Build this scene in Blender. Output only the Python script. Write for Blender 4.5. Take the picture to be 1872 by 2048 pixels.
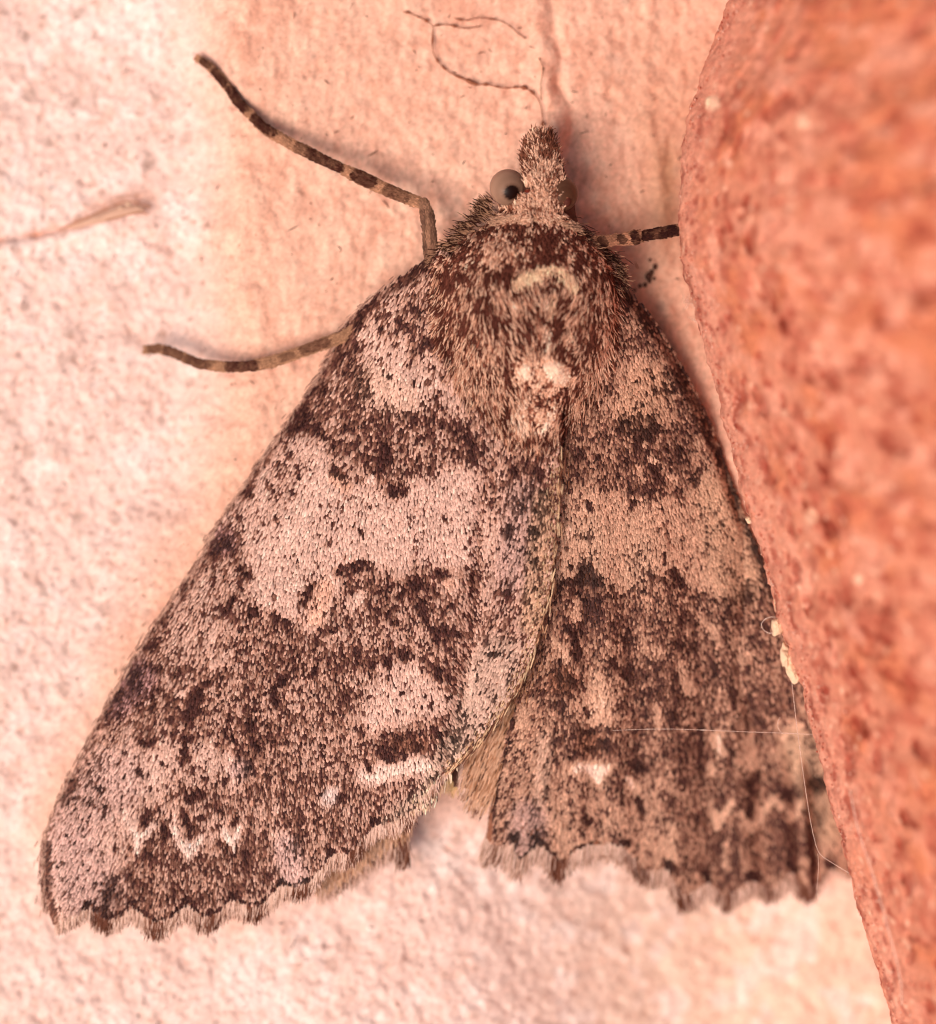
import bpy, math
import numpy as np
from mathutils import Vector
from mathutils.geometry import delaunay_2d_cdt

# ------------------------------------------------------------------ scene, camera, light
# lengths below are written in hundredths of a half millimetre ("u"): 50 u = 1 mm; the scene is 10 x life size
sc = bpy.context.scene
for o in list(bpy.data.objects):
    bpy.data.objects.remove(o)
sc.unit_settings.scale_length = 0.1
S = 0.0002
DIST = 6000.0            # camera height above the wall
CX, CY = 936.0, 1024.0

cam_d = bpy.data.cameras.new("camera")
cam = bpy.data.objects.new("camera", cam_d)
sc.collection.objects.link(cam)
sc.camera = cam
cam.location = (0, 0, DIST * S)
cam.rotation_euler = (0, 0, 0)
cam_d.sensor_fit = 'VERTICAL'
cam_d.sensor_height = 36.0
cam_d.sensor_width = 36.0
cam_d.lens = 18.0 / (1024.0 / DIST)
cam_d.clip_start = 0.01
cam_d.clip_end = 100
cam_d.dof.use_dof = True
FOCUS_H = 172.0
APERTURE = 300.0
cam_d.dof.focus_distance = (DIST - FOCUS_H) * S
cam_d.dof.aperture_fstop = cam_d.lens * 1e-3 / (APERTURE * S)

SUN_EL, SUN_AZ = math.radians(58), math.radians(232)   # azimuth clockwise from +Y
world = bpy.data.worlds.new("World")
sc.world = world
world.use_nodes = True
nt = world.node_tree
bg = nt.nodes["Background"]
sky = nt.nodes.new("ShaderNodeTexSky")
sky.sky_type = 'NISHITA'
sky.sun_disc = False
sky.sun_elevation = SUN_EL
sky.sun_rotation = SUN_AZ
sky.air_density = 0.5
sky.dust_density = 9.0
sky.ozone_density = 0.0
nt.links.new(sky.outputs[0], bg.inputs[0])
bg.inputs[1].default_value = 0.06

sun_d = bpy.data.lights.new("sun", 'SUN')
sun_d.energy = 1.5
sun_d.angle = math.radians(30)
sun_d.color = (1.0, 0.85, 0.73)
sun = bpy.data.objects.new("sun", sun_d)
sc.collection.objects.link(sun)
sv = Vector((math.sin(SUN_AZ) * math.cos(SUN_EL), math.cos(SUN_AZ) * math.cos(SUN_EL), math.sin(SUN_EL)))
sun.rotation_euler = sv.to_track_quat('Z', 'Y').to_euler()
sun.location = sv * 2

sc.view_settings.view_transform = 'Standard'
sc.view_settings.look = 'None'
sc.view_settings.gamma = 1.0
sc.view_settings.use_curve_mapping = False
sc.view_settings.exposure = 0.53
sc.cycles.filter_width = 1.1

rng = np.random.default_rng(7)

# ------------------------------------------------------------------ helpers
def lin(r, g, b):
    c = np.array([r, g, b], float) / 255.0
    return np.where(c <= 0.04045, c / 12.92, ((c + 0.055) / 1.055) ** 2.4)

def P(x, y, h):
    """place a point seen at (x, y) from above at its own height h above the wall"""
    x, y, h = np.broadcast_arrays(np.asarray(x, float), np.asarray(y, float), np.asarray(h, float))
    k = 1 - h / DIST
    return np.stack([(x - CX) * k * S, -(y - CY) * k * S, h * S], -1)

def _hash(ix, iy, seed):
    ix = ix.astype(np.int64).astype(np.uint64); iy = iy.astype(np.int64).astype(np.uint64)
    n = ix * np.uint64(374761393) + iy * np.uint64(668265263) + np.uint64(seed * 2246822519 + 12345)
    n = (n ^ (n >> np.uint64(13))) * np.uint64(1274126177)
    n = (n ^ (n >> np.uint64(16))) * np.uint64(2654435761)
    n = n ^ (n >> np.uint64(15))
    return (n & np.uint64(0xFFFFFF)).astype(float) / float(0xFFFFFF)

def vnoise(x, y, sx, sy=None, seed=0):
    if sy is None: sy = sx
    x = np.asarray(x, float) / sx + 1000.3; y = np.asarray(y, float) / sy + 1000.7
    ix, iy = np.floor(x), np.floor(y)
    fx, fy = x - ix, y - iy
    fx = fx * fx * (3 - 2 * fx); fy = fy * fy * (3 - 2 * fy)
    a = _hash(ix, iy, seed); b = _hash(ix + 1, iy, seed); c = _hash(ix, iy + 1, seed); d = _hash(ix + 1, iy + 1, seed)
    return (a * (1 - fx) + b * fx) * (1 - fy) + (c * (1 - fx) + d * fx) * fy

def fbm(x, y, s, octv=4, seed=0, sy=None):
    if sy is None: sy = s
    t, a, n = 0, 1.0, 0
    for i in range(octv):
        t = t + a * (vnoise(x, y, s / 2 ** i, sy / 2 ** i, seed + i * 17) - .5); n += a; a *= .55
    return t / n * 2

def worley(x, y, s, seed=0):
    """distance to nearest jittered point (in cells) and that point's random id"""
    x = np.asarray(x, float) / s + 500; y = np.asarray(y, float) / s + 500
    ix, iy = np.floor(x), np.floor(y)
    best = np.full(x.shape, 9.0); idv = np.zeros(x.shape)
    for dx in (-1, 0, 1):
        for dy in (-1, 0, 1):
            jx, jy = ix + dx, iy + dy
            px = jx + _hash(jx, jy, seed); py = jy + _hash(jx, jy, seed + 5)
            d = np.hypot(x - px, y - py)
            m = d < best
            best = np.where(m, d, best); idv = np.where(m, _hash(jx, jy, seed + 9), idv)
    return best, idv

def smooth(a, b, x):
    t = np.clip((x - a) / (b - a), 0, 1)
    return t * t * (3 - 2 * t)

def seg_dist(x, y, pts):
    d = np.full(np.shape(x), 1e9)
    pts = np.asarray(pts, float)
    if len(pts) == 1:
        return np.hypot(x - pts[0, 0], y - pts[0, 1])
    for (ax, ay), (bx, by) in zip(pts[:-1], pts[1:]):
        vx, vy = bx - ax, by - ay
        l2 = vx * vx + vy * vy + 1e-9
        t = np.clip(((x - ax) * vx + (y - ay) * vy) / l2, 0, 1)
        d = np.minimum(d, np.hypot(x - ax - t * vx, y - ay - t * vy))
    return d

def in_poly(x, y, pts):
    pts = np.asarray(pts, float)
    ins = np.zeros(np.shape(x), bool)
    for (ax, ay), (bx, by) in zip(pts, np.roll(pts, -1, 0)):
        c = (ay > y) != (by > y)
        with np.errstate(divide='ignore', invalid='ignore'):
            ins ^= c & (x < (bx - ax) * (y - ay) / (by - ay + 1e-12) + ax)
    return ins

def poly_sd(x, y, pts):
    d = seg_dist(x, y, list(pts) + [pts[0]])
    return np.where(in_poly(x, y, pts), -d, d)

def mesh_obj(name, V, F, mat=None, parent=None, col=None, origin=None, smooth_=True, kind=None):
    V = np.asarray(V, np.float32); F = np.asarray(F, np.int32)
    org = np.array(parent['_o'] if parent is not None and '_o' in parent else (0, 0, 0), np.float32)
    me = bpy.data.meshes.new(name)
    n, k = F.shape
    me.vertices.add(len(V)); me.vertices.foreach_set('co', (V - org).ravel())
    me.loops.add(n * k); me.loops.foreach_set('vertex_index', F.ravel())
    me.polygons.add(n); me.polygons.foreach_set('loop_start', np.arange(0, n * k, k, dtype=np.int32))
    me.polygons.foreach_set('use_smooth', np.full(n, smooth_))
    me.update(calc_edges=True)
    if col is not None:
        a = me.color_attributes.new('point_tone', 'FLOAT_COLOR', 'POINT')
        c = np.ones((len(V), 4), np.float32); c[:, :3] = col
        a.data.foreach_set('color', c.ravel())
    if mat: me.materials.append(mat)
    o = bpy.data.objects.new(name, me)
    sc.collection.objects.link(o)
    if parent is not None:
        o.parent = parent
        o['_o'] = list(map(float, org))
    if kind: o['kind'] = kind
    return o

def empty(name, loc=(0, 0, 0), parent=None):
    o = bpy.data.objects.new(name, None)
    o.empty_display_size = .02
    sc.collection.objects.link(o)
    if parent is not None:
        o.parent = parent; o['_o'] = list(parent['_o'])
    else:
        o.location = loc; o['_o'] = list(map(float, loc))
    return o

def tag(o, label, cat, group=None):
    o['label'] = label; o['category'] = cat
    if group: o['group'] = group
    return o

# ------------------------------------------------------------------ materials
def new_mat(name):
    m = bpy.data.materials.new(name); m.use_nodes = True
    return m, m.node_tree, m.node_tree.nodes['Principled BSDF']

def point_tone_mat(name, rough=.6, spec=.3, sheen=0.0, grain=0.0, grain_scale=300, bump=0.0, bump_scale=400, transl=0.0):
    m, t, b = new_mat(name)
    at = t.nodes.new('ShaderNodeAttribute'); at.attribute_name = 'point_tone'
    out = at.outputs['Color']
    tc = t.nodes.new('ShaderNodeTexCoord')
    if grain:
        nz = t.nodes.new('ShaderNodeTexNoise'); nz.inputs['Scale'].default_value = grain_scale; nz.inputs['Detail'].default_value = 6
        nz.inputs['Roughness'].default_value = .65
        t.links.new(tc.outputs['Object'], nz.inputs['Vector'])
        mr = t.nodes.new('ShaderNodeMapRange')
        mr.inputs['From Min'].default_value = .3; mr.inputs['From Max'].default_value = .7
        mr.inputs['To Min'].default_value = 1 - grain; mr.inputs['To Max'].default_value = 1 + grain
        t.links.new(nz.outputs['Fac'], mr.inputs['Value'])
        vm = t.nodes.new('ShaderNodeVectorMath'); vm.operation = 'SCALE'
        t.links.new(out, vm.inputs[0]); t.links.new(mr.outputs[0], vm.inputs['Scale'])
        out = vm.outputs[0]
    t.links.new(out, b.inputs['Base Color'])
    b.inputs['Roughness'].default_value = rough
    b.inputs['Specular IOR Level'].default_value = spec
    if sheen: b.inputs['Sheen Weight'].default_value = sheen
    if bump:
        n2 = t.nodes.new('ShaderNodeTexNoise'); n2.inputs['Scale'].default_value = bump_scale; n2.inputs['Detail'].default_value = 8
        t.links.new(tc.outputs['Object'], n2.inputs['Vector'])
        bp = t.nodes.new('ShaderNodeBump'); bp.inputs['Strength'].default_value = bump; bp.inputs['Distance'].default_value = .001
        t.links.new(n2.outputs['Fac'], bp.inputs['Height']); t.links.new(bp.outputs[0], b.inputs['Normal'])
    return m

M_wall = point_tone_mat('plaster', .85, .15, grain=.16, grain_scale=420, bump=.35, bump_scale=500)
M_brick = point_tone_mat('terracotta', .75, .25, grain=.2, grain_scale=420, bump=.8, bump_scale=520)
M_scale = point_tone_mat('wing_scale', .6, .12)
M_hair = point_tone_mat('moth_hair', .65, .06)
M_skin = point_tone_mat('moth_cuticle', .65, .1, grain=.2, grain_scale=900)
M_eye = point_tone_mat('moth_eye', .35, .14)
M_dust = point_tone_mat('dust', .8, .2)

def plain(name, rgb, rough=.5, spec=.4, alpha=None):
    m, t, b = new_mat(name)
    b.inputs['Base Color'].default_value = (*lin(*rgb), 1)
    b.inputs['Roughness'].default_value = rough
    b.inputs['Specular IOR Level'].default_value = spec
    if alpha: b.inputs['Alpha'].default_value = alpha
    return m
M_silk = plain('silk', (235, 205, 190), .35, .6, .32)
M_bead = plain('amber', (120, 45, 25), .12, .6)

# ------------------------------------------------------------------ the wall
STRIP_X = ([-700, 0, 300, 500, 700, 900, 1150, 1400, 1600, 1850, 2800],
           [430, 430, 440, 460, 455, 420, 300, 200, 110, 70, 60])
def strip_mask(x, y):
    """smoother strip the moth sits on; its tone also paints shade beside the wing"""
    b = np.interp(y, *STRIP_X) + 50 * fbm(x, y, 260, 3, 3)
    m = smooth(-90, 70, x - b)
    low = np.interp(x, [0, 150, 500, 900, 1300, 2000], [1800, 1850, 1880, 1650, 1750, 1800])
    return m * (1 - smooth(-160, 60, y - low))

def wall_h(x, y, fine=True):
    x = np.asarray(x, float); y = np.asarray(y, float)
    s = strip_mask(x, y)
    h = 60 * s * smooth(2100, 700, y)
    h = h - 30 * (1 - s) - 220 * smooth(800, 1500, x) * smooth(1280, 1850, y) - 25 * smooth(500, 0, x) * smooth(900, 0, y)
    h = h - 28 * smooth(1120, 1320, x) * smooth(1000, 600, y)
    h = h + 12 * fbm(x, y, 300, 2, 11)
    # ridge and furrow that run down the strip above the head
    rx = np.interp(y, [-700, 0, 60, 120, 170, 220, 260, 330, 700], [1095, 1098, 1105, 1118, 1112, 1138, 1142, 1125, 1130])
    fade = smooth(420, 250, y)
    h = h + fade * (.75 + .5 * fbm(x, y, 60, 2, 15)) * (18 * np.exp(-((x - rx + 26) / 22) ** 2) - 13 * np.exp(-((x - rx - 6) / 11) ** 2))
    ex = np.interp(y, [-700, 0, 200, 330, 420, 700], [1300, 1300, 1292, 1318, 1325, 1330])
    h = h + 7 * np.exp(-((x - ex) / 14) ** 2) * smooth(700, 450, y)
    # crack at the left
    cy = np.interp(x, [-700, 0, 70, 130, 200, 260, 300], [490, 478, 470, 455, 434, 416, 412])
    h = h - 9 * np.exp(-((y - cy) / 8) ** 2) * smooth(290, 120, x) + 8 * np.exp(-((y - cy - 22) / 18) ** 2) * smooth(320, 200, x)
    if fine:
        g = fbm(x, y, 26, 3, 21)
        gs = fbm(x, y, 22, 3, 31, sy=34)
        h = h + (1 - s) * 5.6 * g + s * 4.8 * gs + (3.6 - 1.2 * s) * fbm(x, y, 12, 2, 41) + (1 - .5 * s) * 6 * fbm(x, y, 70, 2, 23)
        d, i = worley(x, y, 70, 51)
        h = h - (i > .55) * 4 * smooth(.2, .08, d)
    return h

def wall():
    xs = np.concatenate([np.arange(-900, -20, 25), np.arange(-20, 1900, 4), np.arange(1900, 2800, 25)])
    ys = np.concatenate([np.arange(-900, -20, 25), np.arange(-20, 2075, 4), np.arange(2075, 3000, 25)])
    X, Y = np.meshgrid(xs, ys)
    H = wall_h(X, Y)
    s = strip_mask(X, Y)
    n = fbm(X, Y, 44, 4, 61); n2 = fbm(X, Y, 200, 3, 62); ns = .55 * fbm(X, Y, 14, 3, 63, sy=40) + .6 * fbm(X, Y, 26, 3, 65)
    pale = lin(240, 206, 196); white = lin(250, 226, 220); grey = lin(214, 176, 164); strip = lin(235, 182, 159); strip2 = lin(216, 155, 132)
    warm = lin(238, 204, 182)
    def mix(c, d, t): return c * (1 - t[..., None]) + d * t[..., None]
    C = np.broadcast_to(pale, X.shape + (3,)).copy()
    C = mix(C, warm, smooth(900, 1500, X) * smooth(1600, 1900, Y) * .9)
    C = mix(C, white, smooth(.0, .45, n + .5 * n2) * .6)
    nf = fbm(X, Y, 15, 3, 64)
    C = mix(C, lin(222, 170, 150), smooth(.1, .6, nf) * .45)
    C = mix(C, grey, smooth(.1, .6, -n - .4 * n2) * .4)
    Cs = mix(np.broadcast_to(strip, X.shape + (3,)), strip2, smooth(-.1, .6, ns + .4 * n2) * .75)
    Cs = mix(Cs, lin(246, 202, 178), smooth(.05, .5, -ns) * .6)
    C = C * (1 - s[..., None]) + Cs * s[..., None]  # orange strip tone includes soft shade painted along the left wing
    # blotchy brown tone beside the brick: the brick's shade painted on the wall
    brick_shade = smooth(1120, 1300, X) * smooth(900, 500, Y) * smooth(-150, 250, Y)
    C = mix(C, lin(205, 150, 124), brick_shade * (.5 + .35 * fbm(X, Y, 60, 3, 71)))
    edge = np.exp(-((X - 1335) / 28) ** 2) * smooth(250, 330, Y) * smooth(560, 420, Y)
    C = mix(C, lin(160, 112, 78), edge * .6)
    # aggregate specks of several sizes
    for sc_, thr, r0, r1, amt, seed, c in ((46, .72, .24, .10, .4, 81, (196, 156, 140)), (85, .70, .15, .08, .6, 82, (176, 142, 130)),
                                            (150, .7, .13, .07, .55, 84, (178, 145, 134)), (24, .80, .20, .10, .5, 83, (166, 110, 90)), (15, .90, .24, .10, .6, 85, (140, 92, 76)), (34, .84, .22, .12, .5, 86, (186, 140, 124))):
        d, i = worley(X + 8 * fbm(X, Y, 18, 2, seed), Y + 8 * fbm(X, Y, 18, 2, seed + 3), sc_, seed)
        C = mix(C, lin(*c), (i > thr) * smooth(r0, r1, d) * amt * (1 - .55 * s) * (1 - .5 * smooth(1500, 1800, Y)))
    cy = np.interp(X, [-700, 0, 70, 130, 200, 260, 300], [490, 478, 470, 455, 434, 416, 412])
    C = mix(C, lin(196, 128, 100), np.exp(-((Y - cy) / 9) ** 2) * smooth(280, 100, X) * np.clip(.45 + .7 * fbm(X, Y, 40, 2, 88), 0, 1))
    C = mix(C, lin(206, 146, 122), np.exp(-((Y - cy + 22) / 16) ** 2) * smooth(140, 190, X) * smooth(320, 270, X) * .6)  # brown band above the flake, its shadow painted in
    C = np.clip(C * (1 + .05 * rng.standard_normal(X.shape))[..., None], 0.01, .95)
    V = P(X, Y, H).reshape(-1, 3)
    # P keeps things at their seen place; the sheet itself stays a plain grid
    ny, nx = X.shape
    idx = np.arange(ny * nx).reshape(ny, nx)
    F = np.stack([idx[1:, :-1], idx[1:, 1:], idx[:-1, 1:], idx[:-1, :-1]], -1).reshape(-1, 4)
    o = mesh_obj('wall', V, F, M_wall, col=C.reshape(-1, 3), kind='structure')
    o['label'] = 'rough pinkish white plaster wall the moth rests on'
wall()

# ------------------------------------------------------------------ the brick
EDGE = [(1700, -500), (1560, -250), (1480, -60), (1455, 0), (1430, 70), (1405, 140), (1386, 195), (1378, 215), (1370, 260), (1362, 330), (1358, 420), (1358, 470),
        (1366, 540), (1384, 600), (1402, 680), (1422, 750), (1447, 840), (1466, 910), (1481, 980), (1497, 1035), (1512, 1080),
        (1532, 1140), (1547, 1200), (1552, 1240), (1572, 1290), (1576, 1320), (1586, 1350), (1607, 1375), (1612, 1420), (1626, 1470),
        (1643, 1540), (1662, 1620), (1682, 1690), (1702, 1760), (1717, 1820), (1737, 1880), (1752, 1930), (1768, 1990), (1783, 2048),
        (1815, 2170), (1890, 2500)]
PROF = [(190, -330), (120, -200), (70, 0), (22, 120), (6, 160), (0, 195), (2, 225), (10, 255), (28, 295), (60, 345), (110, 425), (190, 530), (320, 650), (500, 770), (800, 850), (1100, 855)]
def edge_x(y):
    e = np.array(EDGE, float)
    return np.interp(y, e[:, 1], e[:, 0]) + 5 * fbm(y, y * 0 + 3, 40, 3, 91) + 1.6 * fbm(y, y * 0 + 9, 9, 2, 92)

def brick():
    ys = np.concatenate([np.arange(-480, -20, 14), np.arange(-20, 2075, 4.5), np.arange(2075, 2480, 14)])
    pr = np.array(PROF, float)
    arc = np.concatenate([[0], np.cumsum(np.hypot(*np.diff(pr, axis=0).T))])
    a = np.concatenate([np.arange(0, 1000, 5.0), np.arange(1000, arc[-1], 12), [arc[-1]]])
    off = np.interp(a, arc, pr[:, 0]); hh = np.interp(a, arc, pr[:, 1])
    k = np.ones(9) / 9
    for _ in range(2):
        off[8:-8] = np.convolve(off, k, 'same')[8:-8]; hh[8:-8] = np.convolve(hh, k, 'same')[8:-8]
    OFF, Y = np.meshgrid(off, ys); Hh, _ = np.meshgrid(hh, ys); A, _ = np.meshgrid(a, ys)
    X = edge_x(Y) + OFF
    inner = smooth(0, 120, OFF) * .85 + .15
    lump = fbm(A, Y, 90, 3, 101); g = fbm(A, Y, 34, 3, 102); f = fbm(A, Y, 10, 3, 103)
    wob = fbm(A, Y, 45, 3, 107); wob2 = fbm(A, Y, 45, 3, 108)
    d, i = worley(A + 34 * wob, (Y + 34 * wob2) * .8, 66, 104)
    pit = smooth(.35, .8, i) * smooth(.42, .12, d)
    d2, i2 = worley(A + 20 * wob2, Y + 20 * wob, 34, 105)
    grain = smooth(.45, .8, i2) * smooth(.42, .12, d2)
    dens = .35 + .65 * smooth(700, 250, OFF) * smooth(0, 500, Y + OFF * .3)
    pit = pit * dens; grain = grain * dens
    pale = np.zeros(X.shape)
    for (px, py, pr_) in ((1425, 205, 15), (1605, 242, 14), (1622, 1032, 14), (1715, 1158, 8)):
        pale = np.maximum(pale, smooth(1.15, .5, np.hypot(X - px, (Y - py) / 1.25) / pr_ + .35 * wob))
    H2 = Hh + (20 * lump + 12 * g - 20 * pit - 9 * grain) * inner + 4.0 * f + 4 * pale
    X2 = X + (4.5 * f + 6 * g * (1 - inner)) * (Hh > 100)
    def mix(c, dd, t): return c * (1 - t[..., None]) + dd * t[..., None]
    C = np.broadcast_to(lin(210, 134, 108), X.shape + (3,)).copy()
    C = mix(C, lin(210, 122, 86), smooth(-.1, .5, lump + .6 * smooth(150, 500, OFF) * smooth(1400, 200, Y)) * .8)
    C = mix(C, lin(184, 92, 72), smooth(-.05, .45, g) * .7)
    C = mix(C, lin(232, 160, 136), smooth(.05, .5, fbm(A, Y, 50, 3, 109)) * .7)
    C = mix(C, lin(232, 162, 140), smooth(90, 10, OFF) * .5)
    d4, i4 = worley(A + 10 * wob, Y + 10 * wob2, 30, 112)
    C = mix(C, lin(150, 60, 44), pit * .75)
    C = mix(C, lin(246, 196, 168), (i4 > .86) * smooth(.3, .12, d4) * .6)
    C = mix(C, lin(160, 66, 50), grain * .75)
    C = mix(C, lin(250, 200, 170), pale * .85)
    C = mix(C, lin(245, 190, 165), smooth(.25, .6, f) * smooth(120, 20, OFF) * .6)
    V = P(X2, Y, H2).reshape(-1, 3)
    ny, nx = X.shape
    idx = np.arange(ny * nx).reshape(ny, nx)
    F = np.stack([idx[1:, :-1], idx[1:, 1:], idx[:-1, 1:], idx[:-1, :-1]], -1).reshape(-1, 4)
    org = P(2000, 1024, 0)
    root = empty('brick', tuple(org))
    tag(root, 'orange red terracotta brick with a pitted grainy face beside the moth', 'brick')
    mesh_obj('fired_body', V, F, M_brick, root, col=np.clip(C, .01, .95).reshape(-1, 3))
    # pale mortar crust stuck to the edge
    def blob(cx, cy, h, rx, ry, rz, ang, seed):
        u = np.linspace(0, 2 * np.pi, 28, endpoint=False); v = np.linspace(0.04, np.pi - .04, 18)
        U, W = np.meshgrid(u, v)
        n = 1 + .6 * fbm(U * 20 + seed * 50, W * 20, 14, 4, seed)
        lx = rx * np.cos(U) * np.sin(W) * n; ly = ry * np.sin(U) * np.sin(W) * n; lz = rz * np.cos(W) * n
        ca, sa = math.cos(ang), math.sin(ang)
        Vb = P(cx + lx * ca - ly * sa, cy + lx * sa + ly * ca, h + lz).reshape(-1, 3)
        r, c = U.shape
        ix = np.arange(r * c).reshape(r, c)
        Fb = np.stack([ix[:-1], np.roll(ix, -1, 1)[:-1], np.roll(ix, -1, 1)[1:], ix[1:]], -1).reshape(-1, 4)
        cc = lin(236, 200, 168) * (1 + .12 * fbm(U * 30 + seed, W * 30, 9, 2, seed + 3).ravel()[:, None])
        return Vb, Fb, np.clip(cc, 0, .95)
    for (cx, cy, h, rx, ry, rz, an, sd) in ((1575, 1316, 222, 12, 30, 14, -.15, 1), (1588, 1346, 222, 14, 22, 12, -.5, 2), (1557, 1252, 222, 12, 18, 12, .1, 3),
                                             (1551, 1196, 205, 4, 30, 9, -.1, 4), (1499, 1040, 205, 7, 7, 7, 0, 5), (1423, 205, 300, 10, 16, 6, .4, 7)):
        Vb, Fb, cc = blob(cx, cy, h, rx, ry, rz, an, sd)
        mesh_obj('mortar_crust', Vb, Fb, M_dust, root, col=cc)
    # loose sand grains along the edge
    n = 900
    gy = rng.uniform(-20, 2070, n); go = np.abs(rng.normal(0, 26, n)); gx = edge_x(gy) + go + 1
    gh = np.interp(go, pr[5:, 0], pr[5:, 1]) + 3
    gr = rng.uniform(1.2, 3.6, n)
    t = np.array([[1, 0, -.4], [-.5, .87, -.4], [-.5, -.87, -.4], [0, 0, 1]])
    ang = rng.uniform(0, 6.28, n); ca, sa = np.cos(ang), np.sin(ang)
    vx = gx[:, None] + gr[:, None] * (t[:, 0] * ca[:, None] - t[:, 1] * sa[:, None])
    vy = gy[:, None] + gr[:, None] * (t[:, 0] * sa[:, None] + t[:, 1] * ca[:, None]) * 1.3
    vh = gh[:, None] + gr[:, None] * t[:, 2]
    Vg = P(vx, vy, vh).reshape(-1, 3)
    Fg = (np.arange(n)[:, None, None] * 4 + np.array([[0, 1, 3], [1, 2, 3], [2, 0, 3]])).reshape(-1, 3)
    pal = np.array([lin(250, 205, 185), lin(215, 130, 105), lin(190, 100, 80), lin(240, 170, 145)])
    cg = np.repeat(pal[rng.integers(0, 4, n)], 4, 0)
    mesh_obj('sand_grains', Vg, Fg, M_dust, root, col=cg, smooth_=False, kind='stuff')
brick()

# ------------------------------------------------------------------ the moth: shapes
COSTA_L = [(862, 505), (843, 530), (800, 558), (750, 595), (720, 622), (695, 650), (676, 690), (643, 756), (600, 815), (541, 900), (482, 993), (439, 1052),
           (400, 1128), (341, 1213), (298, 1274), (263, 1330), (237, 1380), (200, 1445), (173, 1500), (134, 1572), (108, 1630), (93, 1684), (88, 1728), (91, 1782),
           (95, 1815), (106, 1850)]
TERMEN_L = [(112, 1850), (150, 1834), (176, 1816), (205, 1838), (222, 1842), (240, 1836), (262, 1816), (290, 1838), (312, 1848), (342, 1838), (372, 1813), (402, 1833), (418, 1836),
            (440, 1826), (467, 1800), (492, 1814), (518, 1815), (540, 1796), (562, 1774), (590, 1776), (618, 1766), (642, 1736), (664, 1712), (690, 1712), (715, 1695),
            (735, 1668), (754, 1652), (785, 1650), (815, 1636), (845, 1592), (872, 1562), (900, 1535)]
INNER_L = [(925, 1508), (950, 1488), (990, 1440), (1022, 1395), (1045, 1345), (1068, 1290), (1085, 1230), (1100, 1150), (1110, 1050), (1114, 950), (1120, 840), (1120, 700), (1080, 620), (960, 540)]
WING_L = COSTA_L + TERMEN_L + INNER_L

COSTA_R = [(1225, 560), (1262, 590), (1300, 630), (1332, 680), (1365, 735), (1400, 800), (1425, 855), (1447, 915), (1472, 985), (1498, 1050), (1525, 1120), (1552, 1190), (1575, 1260), (1610, 1350),
           (1645, 1440), (1680, 1540), (1710, 1640), (1735, 1740)]
TERMEN_R = [(1730, 1752), (1700, 1752), (1662, 1740), (1640, 1770), (1612, 1775), (1583, 1746), (1560, 1768), (1540, 1776), (1505, 1762), (1480, 1782), (1452, 1792), (1415, 1765), (1392, 1785), (1366, 1792),
            (1335, 1740), (1310, 1745), (1286, 1735), (1248, 1697), (1215, 1690), (1185, 1690), (1152, 1702), (1120, 1728), (1098, 1708), (1078, 1692), (1062, 1700), (1042, 1722), (1030, 1712), (1028, 1690),
            (1005, 1692), (985, 1690), (972, 1676)]
INNER_R = [(978, 1630), (992, 1570), (1006, 1500), (1022, 1440), (1036, 1395), (1050, 1300), (1075, 1200), (1088, 1050), (1092, 900), (1100, 760), (1140, 640), (1180, 580)]
WING_R = COSTA_R + TERMEN_R + INNER_R

def axis_x(y): return np.interp(y, [500, 900, 1200, 1500, 1900], [1065, 1062, 1035, 965, 955])
_cl = np.array(COSTA_L, float); _cr = np.array(COSTA_R, float)
def costa_l(y): return np.interp(y, _cl[:, 1], _cl[:, 0])
def costa_r(y): return np.interp(y, _cr[:, 1], _cr[:, 0])

def wing_l_h(x, y):
    ax = axis_x(y); w = np.maximum(ax - costa_l(y), 60)
    t = np.clip((ax - x) / w, -.6, 1.05)
    hc = np.interp(y, [500, 620, 800, 1000, 1200, 1400, 1550, 1900], [215, 222, 222, 216, 205, 185, 160, 105])
    he = np.interp(y, [500, 700, 1000, 1500, 1900], [150, 105, 95, 92, 85])
    h = he + (hc - he) * np.clip(1 - np.abs(t) ** 1.7, 0, 1) + 4 * (t < 0) 
    # fold along the inner margin, soft pleats between the veins, a turned-down front edge
    fx = np.interp(y, [850, 930, 1000, 1120, 1200, 1270, 1350, 1420, 1500, 1560], [995, 985, 965, 958, 950, 945, 930, 918, 902, 890])
    h = h - 14 * np.exp(-((x - fx) / 16) ** 2) * smooth(880, 960, y)
    pl = (x - costa_l(y)) / np.maximum(w, 60)
    h = h + 5.0 * np.sin(pl * 24 + 1.2 * np.sin(pl * 7)) * smooth(800, 1300, y) * smooth(1.0, .7, pl)
    h = h - 16 * smooth(26, 0, x - costa_l(y)) + 5 * np.exp(-((x - costa_l(y) - 40) / 26) ** 2)
    return h + 5 * fbm(x, y, 120, 2, 201)

def wing_r_h(x, y):
    ax = axis_x(y); w = np.maximum(costa_r(y) - ax, 60)
    t = np.clip((x - ax) / w, -.6, 1.1)
    hc = np.interp(y, [500, 620, 800, 1000, 1200, 1400, 1550, 1900], [212, 216, 210, 198, 182, 146, 98, 0])
    he = np.interp(y, [500, 700, 1000, 1200, 1300, 1500, 1900], [150, 110, 75, 30, -5, -85, -190])
    h = he + (hc - he) * np.clip(1 - np.abs(t) ** 1.5, 0, 1) - 14 * (t < 0.03)
    px = x - np.interp(y, [900, 1800], [0, 60])
    h = h + 6.0 * np.sin(px / 17.0 + np.sin(px / 60)) * smooth(850, 1250, y) * smooth(1080, 1200, x)
    h = h + 22 * np.exp(-((x - np.interp(y, [1300, 1800], [1585, 1622])) / 13) ** 2) * smooth(1350, 1600, y)
    h = h - 18 * smooth(30, 0, costa_r(y) - x)
    return np.maximum(h + 5 * fbm(x, y, 120, 2, 202), wall_h(x, y, False) + 9)

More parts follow.
